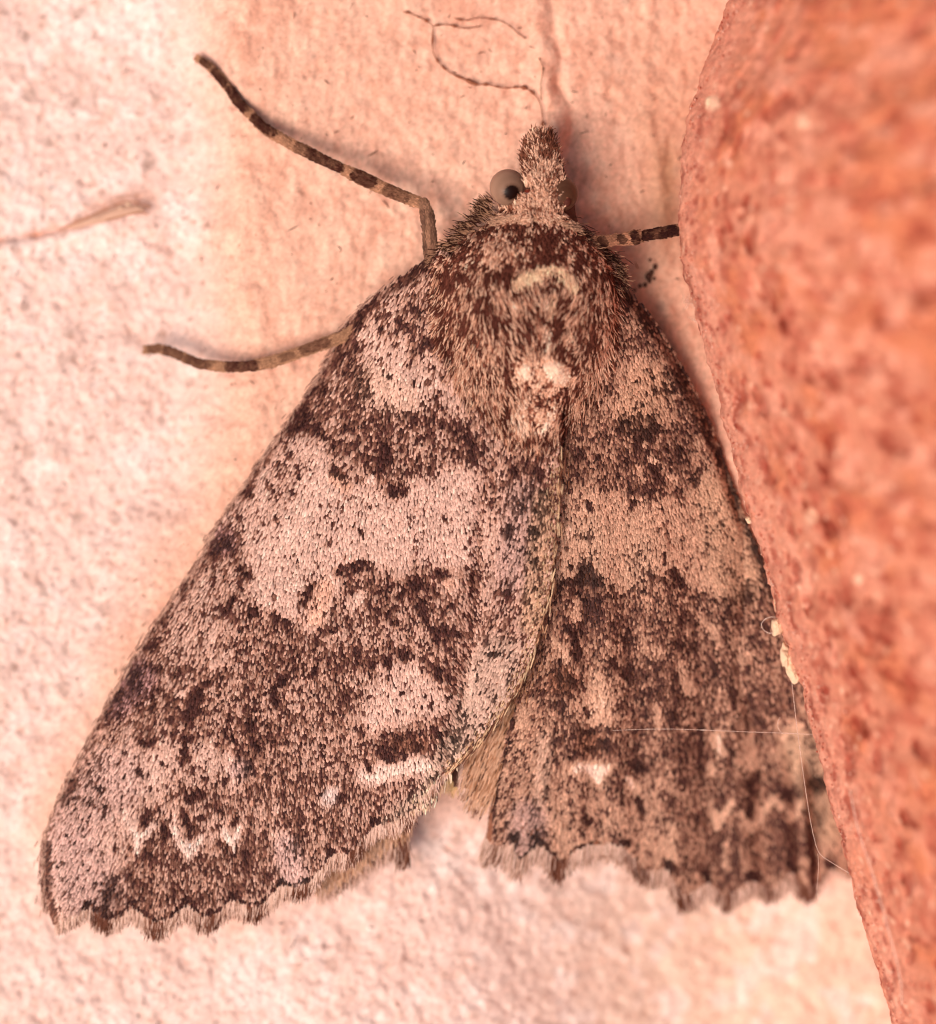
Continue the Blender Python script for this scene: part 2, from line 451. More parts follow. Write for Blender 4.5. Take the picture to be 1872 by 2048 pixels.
BODY = np.array([  # y, centre x, half width, top height, bottom height
    (262, 1080, 10, 150, 120), (272, 1081, 20, 165, 105), (300, 1084, 34, 185, 90), (340, 1087, 42, 205, 80), (365, 1087, 50, 218, 75), (395, 1084, 66, 225, 70),
    (425, 1078, 72, 222, 70), (445, 1070, 84, 220, 68), (470, 1062, 112, 232, 66), (500, 1056, 146, 248, 62), (540, 1056, 170, 262, 60), (600, 1058, 176, 268, 60),
    (660, 1060, 170, 264, 60), (720, 1062, 152, 250, 60), (780, 1062, 122, 232, 60), (840, 1060, 92, 205, 60), (950, 1055, 84, 185, 55), (1100, 1045, 78, 172, 50),
    (1250, 1020, 66, 150, 45), (1380, 985, 54, 130, 45), (1480, 950, 40, 112, 50), (1550, 925, 24, 96, 60), (1575, 916, 8, 84, 70)], float)
def body_top(x, y):
    b = BODY
    cx = np.interp(y, b[:, 0], b[:, 1]); rx = np.interp(y, b[:, 0], b[:, 2]); tp = np.interp(y, b[:, 0], b[:, 3]); bt = np.interp(y, b[:, 0], b[:, 4])
    t = (x - cx) / rx
    zc = (tp + bt) / 2
    h = zc + (tp - zc) * np.sqrt(np.clip(1 - t * t, 0, 1))
    return np.where((np.abs(t) <= 1) & (y > b[0, 0]) & (y < b[-1, 0]), h, np.where(np.abs(t) < 1.6, zc * .9, -200))

def fur_h(x, y):
    wl = np.where(poly_sd(x, y, WING_L) < 6, wing_l_h(x, y), -200)
    wr = np.where(poly_sd(x, y, WING_R) < 6, wing_r_h(x, y), -200)
    crest = 20 * np.exp(-(np.hypot(x - 1113, y - 738) / 24) ** 2) + 12 * np.exp(-(np.hypot(x - 1052, y - 742) / 22) ** 2) + 14 * np.exp(-(np.hypot(x - 1068, y - 818) / 44) ** 2)
    return np.maximum(body_top(x, y), np.maximum(wl, wr)) + 2 + crest

MOTH_O = P(1010, 1020, 40)
moth = empty('moth', tuple(MOTH_O))
tag(moth, 'grey brown mottled moth with folded scalloped wings resting on the plaster', 'moth')

# ------------------------------------------------------------------ little blades: scales and hairs
def blades(x, y, dx, dy, L, W, hfun, col, lift=3.0, cup=1.0, tip=.45, base=.55, arch=0.0, hang=None, bend=None, rows=(0, .4, .8, 1.0)):
    """one small cupped blade per entry, rooted at (x, y) and lying along (dx, dy)"""
    n = len(x)
    l = np.hypot(dx, dy) + 1e-9; dx, dy = dx / l, dy / l
    L = np.broadcast_to(L, n); W = np.broadcast_to(W, n); lift = np.broadcast_to(lift, n)
    cols = np.array([-1, 0, 1.0])
    v = np.array(rows)
    wp = np.interp(v, [0, .4, .8, 1], [base, 1, .95, tip])
    VX, VY, VH = [], [], []
    root = hfun(x, y) if hang else None
    for r, (vv, ww) in enumerate(zip(v, wp)):
        for c in cols:
            along = vv * L - (abs(c) * .10 * L if r == len(v) - 1 else 0)
            bx = (bend * vv * vv * L if bend is not None else 0)
            px = x + dx * along - dy * (c * W / 2 * ww + bx)
            py = y + dy * along + dx * (c * W / 2 * ww + bx)
            if hang:
                h = root + lift * vv + arch * np.sin(vv * np.pi * .8) + cup * (1 - c * c)
            else:
                h = hfun(px, py) + lift * vv + arch * math.sin(vv * math.pi * .8) + cup * (1 - c * c)
            VX.append(px); VY.append(py); VH.append(h)
    VX = np.stack(VX, 1); VY = np.stack(VY, 1); VH = np.stack(VH, 1)
    k = VX.shape[1]
    V = P(VX, VY, VH).reshape(-1, 3)
    q = []
    for r in range(len(v) - 1):
        for c in range(2):
            a = r * 3 + c
            q.append([a + 1, a, a + 3, a + 4])
    F = (np.arange(n)[:, None, None] * k + np.array(q)).reshape(-1, 4)
    C = np.repeat(col, k, 0)
    return V, F, C

def join(parts):
    V, F, C, o = [], [], [], 0
    for v, f, c in parts:
        V.append(v); F.append(f + o); C.append(c); o += len(v)
    return np.concatenate(V), np.concatenate(F), np.concatenate(C)

# ------------------------------------------------------------------ pattern of the wings
# strokes: ('p', polygon, value, softness) or ('c', points, radius, value); value 0 pale .. 1 black brown
L_STROKES = [
 ('p', [(600,830),(690,800),(740,805),(800,825),(870,838),(945,850),(955,915),(920,935),(870,932),(825,955),(800,995),(775,995),(750,960),(725,970),(700,985),(670,950),(655,920),(635,885),(610,865)], .62, 12),
 ('p', [(780,545),(870,520),(900,600),(890,720),(850,760),(800,700),(760,640),(740,640)], .48, 14),
 ('p', [(676,690),(735,660),(740,800),(700,820),(600,830),(640,760)], .58, 14),
 ('p', [(722,668),(760,640),(785,690),(830,740),(855,775),(900,770),(905,800),(850,815),(800,822),(745,812),(738,760),(728,700)], .15, 10),
 ('p', [(541,900),(600,862),(640,888),(660,930),(700,985),(750,975),(790,1000),(830,965),(955,930),(962,1000),(952,1120),(935,1148),(890,1142),(870,1148),(830,1130),(800,1150),(730,1128),(700,1138),(660,1155),(622,1185),(612,1240),(592,1262),(540,1238),(500,1212),(480,1180),(500,1150),(490,1110),(470,1080),(440,1060),(482,993)], .11, 8),
 ('p', [(541,900),(600,870),(600,960),(560,1040),(490,1060),(450,1060),(482,993)], .27, 22),
 ('p', [(400,1130),(470,1128),(500,1212),(560,1242),(600,1268),(620,1200),(660,1152),(720,1135),(800,1155),(830,1136),(955,1150),(945,1290),(922,1400),(900,1440),(870,1480),(820,1500),(760,1510),(720,1540),(640,1560),(600,1620),(500,1640),(440,1620),(400,1600),(340,1590),(300,1480),(200,1450),(255,1360),(340,1215)], .57, 8),
 ('p', [(400,1135),(470,1128),(500,1225),(470,1290),(400,1320),(330,1330),(280,1320),(340,1215)], .36, 20),
 ('p', [(640,1250),(760,1240),(860,1260),(860,1310),(760,1300),(640,1310)], .45, 16),
 ('p', [(755,1345),(800,1322),(840,1345),(890,1368),(912,1400),(905,1440),(860,1440),(820,1452),(780,1458),(740,1475),(718,1440),(730,1390)], .09, 9),
 ('p', [(725,1465),(780,1472),(850,1458),(890,1470),(880,1495),(820,1518),(780,1522),(740,1545),(722,1520)], .64, 8),
 ('p', [(480,1560),(640,1560),(720,1560),(860,1555),(900,1535),(850,1600),(815,1640),(754,1660),(664,1720),(562,1780),(467,1800),(440,1700)], .54, 10),
 ('p', [(780,1575),(870,1555),(880,1570),(830,1640),(760,1640)], .38, 14),
 ('p', [(255,1690),(280,1712),(330,1690),(360,1690),(380,1720),(450,1695),(500,1700),(560,1640),(620,1640),(640,1680),(600,1740),(560,1765),(467,1805),(372,1820),(262,1825),(210,1840),(196,1812),(215,1750)], .62, 8),
 ('p', [(712,1548),(760,1525),(800,1524),(860,1516),(885,1530),(860,1555),(810,1555),(770,1564),(750,1578),(716,1564)], .0, 2),
 ('p', [(636,1604),(660,1573),(684,1566),(678,1595),(662,1620),(640,1614)], .0, 1),
 ('p', [(290,1500),(330,1478),(360,1490),(365,1530),(350,1560),(340,1580),(310,1605),(270,1638),(240,1650),(180,1640),(150,1600),(180,1540),(205,1500)], .12, 14),
 ('p', [(390,1490),(430,1478),(447,1540),(430,1570),(380,1572),(372,1540)], .17, 10),
 ('c', [(455,1520),(466,1575)], 14, .12), ('c', [(560,1670),(592,1760)], 22, .22),
 ('p', [(88,1690),(120,1625),(200,1635),(255,1640),(250,1690),(240,1730),(220,1742),(205,1790),(195,1812),(150,1832),(112,1830),(96,1770)], .13, 10),
 # front edge
 ('c', [(848,530),(800,562),(750,600),(697,655),(676,700),(640,765),(600,825),(575,860)], 16, .8),
 ('c', [(560,880),(541,905),(482,1000)], 7, .55), ('c', [(400,1135),(341,1220),(300,1280)], 8, .5),
 ('c', [(725,625),(700,652)], 14, .85), ('c', [(610,835),(600,850)], 16, .9), ('c', [(492,985),(497,990)], 12, .8), ('c', [(470,1035),(478,1042)], 8, .65),
 ('p', [(455,1048),(478,1070),(470,1105),(440,1112),(410,1122),(402,1112),(430,1068)], .95, 5),
 ('c', [(312,1280),(295,1300)], 11, .75), ('c', [(287,1338),(262,1365),(237,1392)], 19, .82), ('c', [(272,1400),(288,1412)], 16, .7), ('c', [(212,1428),(198,1450)], 14, .75),
 ('c', [(192,1470),(205,1485)], 12, .65), ('c', [(150,1566),(128,1605)], 12, .68), ('c', [(165,1598),(215,1612)], 12, .5), ('c', [(210,1612),(207,1635)], 5, .9),
 ('c', [(97,1690),(95,1740),(98,1800),(112,1848)], 8, .8),
 # basal spots
 ('c', [(825,617),(830,625)], 13, 1), ('c', [(800,648),(808,655)], 11, .9), ('c', [(770,635)], 10, .85), ('c', [(760,665)], 9, .85), ('c', [(835,593)], 9, .85), ('c', [(790,672)], 8, .8),
 ('c', [(870,680),(862,690)], 15, .9), ('c', [(838,700)], 12, .75), ('c', [(705,690),(700,750)], 9, .85), ('c', [(722,745),(735,790)], 12, .8), ('c', [(780,757)], 6, .9), ('c', [(790,690)], 7, .8),
 ('c', [(815,735)], 8, .7), ('c', [(825,770)], 6, .8), ('c', [(878,790)], 8, .8), ('c', [(850,770)], 5, .8), ('c', [(890,760)], 8, .6),
 # antemedial
 ('c', [(630,862),(645,872)], 12, .85), ('c', [(770,900),(752,950)], 11, .95), ('c', [(785,983),(800,988)], 14, .9), ('c', [(800,830),(860,845)], 11, .8), ('c', [(880,850),(905,860)], 12, .8), ('c', [(925,865),(935,880)], 15, .85),
 ('c', [(905,905)], 10, .85), ('c', [(668,945),(678,955)], 11, .8), ('c', [(720,965)], 9, .85), ('c', [(818,945)], 10, .85), ('c', [(860,942)], 9, .9), ('c', [(700,880),(655,845)], 12, .3), ('c', [(830,900)], 16, .38), ('c', [(720,900),(690,930)], 9, .35),
 ('c', [(680,870),(700,850)], 9, .7), ('c', [(737,968),(745,960)], 7, .02), ('c', [(948,920),(940,905)], 9, .7), ('c', [(690,975),(670,968)], 8, .25), ('c', [(880,875)], 12, .4),
 # median specks
 ('c', [(575,915)], 9, .85), ('c', [(555,930)], 7, .8), ('c', [(597,955)], 6, .85), ('c', [(585,990)], 6, .8), ('c', [(552,1043)], 8, .7), ('c', [(522,1050)], 7, .6), ('c', [(655,1090)], 8, .6), ('c', [(540,975)], 6, .7), ('c', [(545,985)], 5, .8),
 ('c', [(706,1055)], 4, .9), ('c', [(718,1060),(725,1078)], 4, .9), ('c', [(738,1017)], 3, .9), ('c', [(820,1038)], 5, .9), ('c', [(886,1034),(892,1042)], 5, .95), ('c', [(903,1043)], 4, .9), ('c', [(900,1075)], 3, .9), ('c', [(893,1125)], 4, .9), ('c', [(668,1165)], 5, .6), ('c', [(595,1130)], 6, .5), ('c', [(690,1115)], 4, .8),
 ('c', [(490,1065)], 7, .5), ('c', [(510,1070)], 5, .7), ('c', [(600,1190)], 8, .55), ('c', [(548,1195)], 6, .5),
 # postmedial and beyond
 ('c', [(482,1138),(488,1146)], 12, 1), ('c', [(500,1158)], 9, .85), ('c', [(470,1195),(445,1228)], 7, .95), ('c', [(480,1178)], 8, .8), ('c', [(500,1225),(510,1235)], 11, .9), ('c', [(545,1235),(572,1250)], 10, .92), ('c', [(478,1262)], 8, .7), ('c', [(440,1210),(436,1220)], 5, .8),
 ('c', [(662,1168),(650,1200),(630,1245)], 21, .1), ('c', [(622,1172),(605,1208)], 9, .92), ('c', [(672,1148),(688,1140)], 10, .97), ('c', [(700,1140),(728,1135)], 11, .97), ('c', [(690,1170)], 8, .7), ('c', [(716,1200),(705,1215)], 14, .2), ('c', [(660,1190)], 4, .8),
 ('c', [(742,1215),(755,1225)], 13, .9), ('c', [(775,1180),(768,1205)], 12, .85), ('c', [(880,1148),(890,1156)], 12, .98), ('c', [(822,1160),(830,1172)], 12, .85), ('c', [(950,1155),(945,1185)], 8, .95), ('c', [(895,1178),(908,1172)], 13, .18), ('c', [(838,1208),(845,1222)], 14, .92), ('c', [(872,1192)], 9, .75), ('c', [(900,1215)], 9, .8),
 ('c', [(862,1260),(895,1260)], 8, .97), ('c', [(900,1266),(932,1272)], 8, .97), ('c', [(870,1278)], 12, .92), ('c', [(808,1182),(800,1200)], 8, .85), ('c', [(780,1235),(796,1252)], 11, .85), ('c', [(690,1252)], 13, .8), ('c', [(645,1262),(670,1256)], 9, .8), ('c', [(755,1245)], 8, .75), ('c', [(845,1230),(855,1250)], 7, .85),
 ('c', [(640,1318),(628,1352)], 9, .85), ('c', [(715,1298),(718,1312)], 10, .95), ('c', [(726,1330),(740,1338)], 12, .82), ('c', [(800,1304),(808,1316)], 12, .85), ('c', [(770,1332),(780,1325)], 7, .85), ('c', [(865,1338),(880,1350)], 15, .9), ('c', [(895,1352),(905,1358)], 13, .85), ('c', [(920,1332)], 10, .85), ('c', [(850,1318)], 8, .75), ('c', [(720,1390),(712,1395)], 8, .9), ('c', [(725,1370)], 6, .9),
 ('c', [(778,1275),(782,1300),(778,1340)], 5, .8), ('c', [(632,1280),(625,1310)], 7, .8),
 ('c', [(560,1365),(548,1385),(552,1408)], 11, .93), ('c', [(392,1388),(385,1412),(384,1435)], 12, 1), ('c', [(412,1368),(430,1358)], 9, .92), ('c', [(448,1352),(455,1362)], 10, .85), ('c', [(350,1352),(378,1334)], 8, .85), ('c', [(470,1380),(500,1378)], 7, .8),
 ('c', [(370,1498),(366,1520)], 11, .97), ('c', [(435,1492)], 9, .92), ('c', [(340,1438)], 10, .8), ('c', [(283,1492),(306,1486)], 7, .85), ('c', [(345,1470)], 8, .85), ('c', [(365,1478),(385,1482)], 8, .85), ('c', [(480,1400)], 8, .8), ('c', [(500,1450),(505,1462)], 10, .85), ('c', [(540,1448),(532,1470)], 10, .85), ('c', [(415,1465),(420,1470)], 8, .85),
 ('c', [(450,1470),(470,1485)], 9, .85), ('c', [(525,1480),(520,1500)], 9, .8), ('c', [(495,1540)], 9, .85), ('c', [(450,1568),(455,1560)], 9, .85), ('c', [(310,1405),(300,1425)], 6, .8), ('c', [(318,1362)], 6, .8),
 ('c', [(295,1405)], 7, .12), ('c', [(355,1390),(365,1388)], 7, .15), ('c', [(445,1320),(462,1308)], 10, .2), ('c', [(600,1370),(590,1420)], 14, .42), ('c', [(680,1290)], 20, .4), ('c', [(300,1380)], 8, .3), ('c', [(440,1335)], 8, .3),
 ('c', [(792,1377)], 4, .95), ('c', [(804,1392)], 4, .95), ('c', [(748,1400)], 4, .9), ('c', [(795,1424)], 5, .95), ('c', [(865,1402),(861,1416)], 4, .95), ('c', [(852,1392)], 5, .85), ('c', [(900,1425)], 5, .9), ('c', [(842,1416)], 4, .8), ('c', [(872,1440)], 4, .9), ('c', [(738,1457)], 5, .9), ('c', [(900,1395)], 5, .8), ('c', [(778,1350),(776,1368)], 3, .7),
 ('c', [(760,1500),(776,1520)], 12, 1), ('c', [(830,1490),(842,1500)], 9, .9), ('c', [(868,1460),(878,1472)], 9, .95), ('c', [(808,1516)], 7, 1), ('c', [(733,1530),(740,1538)], 9, .95), ('c', [(724,1468)], 8, .85), ('c', [(870,1440)], 5, .9), ('c', [(800,1478),(820,1470)], 7, .85),
 ('c', [(278,1542),(281,1550)], 8, .85), ('c', [(247,1560)], 5, .85), ('c', [(325,1530)], 6, .8), ('c', [(248,1510)], 5, .8), ('c', [(262,1528)], 4, .7), ('c', [(300,1580)], 4, .8), ('c', [(316,1582)], 4, .8), ('c', [(195,1580)], 6, .8), ('c', [(201,1588)], 5, .8), ('c', [(383,1545)], 6, .8), ('c', [(410,1543)], 5, .85), ('c', [(232,1530)], 4, .7), ('c', [(280,1600)], 4, .8),
 # submarginal zigzag
 ('c', [(297,1628),(285,1652)], 9, .93), ('c', [(315,1620)], 8, .8), ('c', [(378,1602),(402,1590)], 11, .9), ('c', [(372,1635),(385,1660),(380,1682)], 13, .96), ('c', [(405,1636)], 10, .92), ('c', [(470,1640),(466,1655)], 9, .97), ('c', [(328,1664),(318,1685)], 11, .9), ('c', [(430,1610),(445,1625)], 10, .85), ('c', [(335,1640)], 6, .9), ('c', [(268,1700),(295,1716)], 13, .9), ('c', [(220,1765),(214,1800)], 13, .9), ('c', [(440,1690),(450,1700)], 10, .88), ('c', [(345,1735)], 10, .75), ('c', [(325,1772)], 10, .8), ('c', [(250,1745),(270,1760)], 12, .8), ('c', [(208,1825),(225,1830)], 12, .85), ('c', [(475,1710),(490,1720)], 10, .85),
 ('c', [(255,1636),(266,1660),(275,1682),(274,1704)], 10, .0), ('c', [(275,1682),(292,1672),(305,1655)], 8, .0), ('c', [(255,1636),(270,1650)], 10, .05), ('c', [(345,1652),(358,1686),(379,1712),(390,1700),(400,1680)], 10, .0), ('c', [(366,1690),(392,1694)], 8, .02), ('c', [(449,1668),(464,1690),(474,1676),(478,1658)], 8.5, .0), ('c', [(464,1690),(468,1704)], 4, .0), ('c', [(330,1625),(345,1640)], 9, .15),
 ('c', [(130,1670)], 5, .85), ('c', [(165,1675)], 5, .75), ('c', [(180,1700)], 5, .9), ('c', [(204,1706)], 5, .8), ('c', [(228,1700)], 7, .95), ('c', [(140,1690)], 3, .8), ('c', [(115,1735)], 4, .9), ('c', [(162,1730)], 4, .7), ('c', [(171,1743)], 4, .9), ('c', [(185,1745)], 4, .8), ('c', [(143,1753)], 4, .9), ('c', [(118,1762)], 4, .7), ('c', [(145,1774)], 4, .8), ('c', [(165,1785)], 4, .6), ('c', [(140,1797)], 5, .8), ('c', [(128,1790)], 4, .8), ('c', [(203,1770)], 6, .8), ('c', [(175,1645)], 4, .7), ('c', [(158,1648)], 4, .8),
 # lights and darks in the brown field
 ('c', [(600,1560),(560,1600)], 10, .7), ('c', [(625,1545),(655,1560)], 9, .7), ('c', [(700,1580),(690,1600)], 10, .75), ('c', [(720,1590),(735,1600)], 9, .7), ('c', [(600,1625),(590,1640)], 9, .7), ('c', [(650,1640)], 10, .7), ('c', [(500,1570),(540,1560)], 10, .68), ('c', [(500,1640),(495,1665)], 11, .75), ('c', [(550,1620)], 8, .3), ('c', [(780,1590)], 10, .4), ('c', [(755,1600)], 6, .25),
]
for (sx, sy) in ((176,1816),(262,1815),(372,1814),(467,1800),(562,1774),(664,1713),(752,1655)):
    L_STROKES.append(('c', [(sx - 3, sy - 9), (sx + 4, sy - 4)], 8.5, 1.3))
L_STROKES.append(('c', [(165, 1822), (190, 1822)], 7, 1.1)); L_STROKES.append(('c', [(358, 1826), (372, 1812), (392, 1826)], 6, 1.2))
L_STROKES.append(('c', [(560, 1765), (555, 1785)], 6, 1.2)); L_STROKES.append(('c', [(668, 1706), (656, 1722)], 7, 1.3)); L_STROKES.append(('c', [(756, 1648), (748, 1664)], 5, 1.2))
L_STROKES.append(('c', [(a, b - 5) for a, b in TERMEN_L[2:21]], 3.0, 1.2))
# strip of the left wing beyond the inner fold
L_STROKES += [
 ('p', [(985,860),(1120,840),(1112,1050),(1100,1150),(1080,1250),(1045,1345),(990,1440),(925,1508),(900,1530),(905,1480),(935,1350),(950,1200),(962,1050)], .47, 10),
 ('p', [(985,860),(1115,860),(1112,960),(985,960)], .55, 16), ('p', [(940,1310),(1060,1290),(1022,1395),(950,1488),(905,1530),(920,1430)], .33, 10),
 ('c', [(985,930),(966,1000),(959,1120),(951,1200),(946,1270),(932,1350),(921,1420)], 5, .62),
 ('c', [(1028,940),(1030,952)], 10, 1), ('c', [(1078,945),(1082,955)], 10, 1), ('c', [(1018,1058),(1020,1075)], 8, .95), ('c', [(1065,1060),(1072,1066)], 8, .95), ('c', [(1052,1000),(1046,1020)], 12, .65), ('c', [(995,1188),(1012,1188)], 8, .85), ('c', [(970,1312),(998,1308)], 6, .95), ('c', [(1035,1118),(1042,1130)], 8, .7), ('c', [(1070,1120)], 7, .7), ('c', [(1000,975)], 9, .6), ('c', [(1060,930),(1070,920)], 12, .7),
 ('c', [(895,1505),(905,1535)], 6, .8), ('c', [(900,1460),(915,1500)], 5, .7),
]

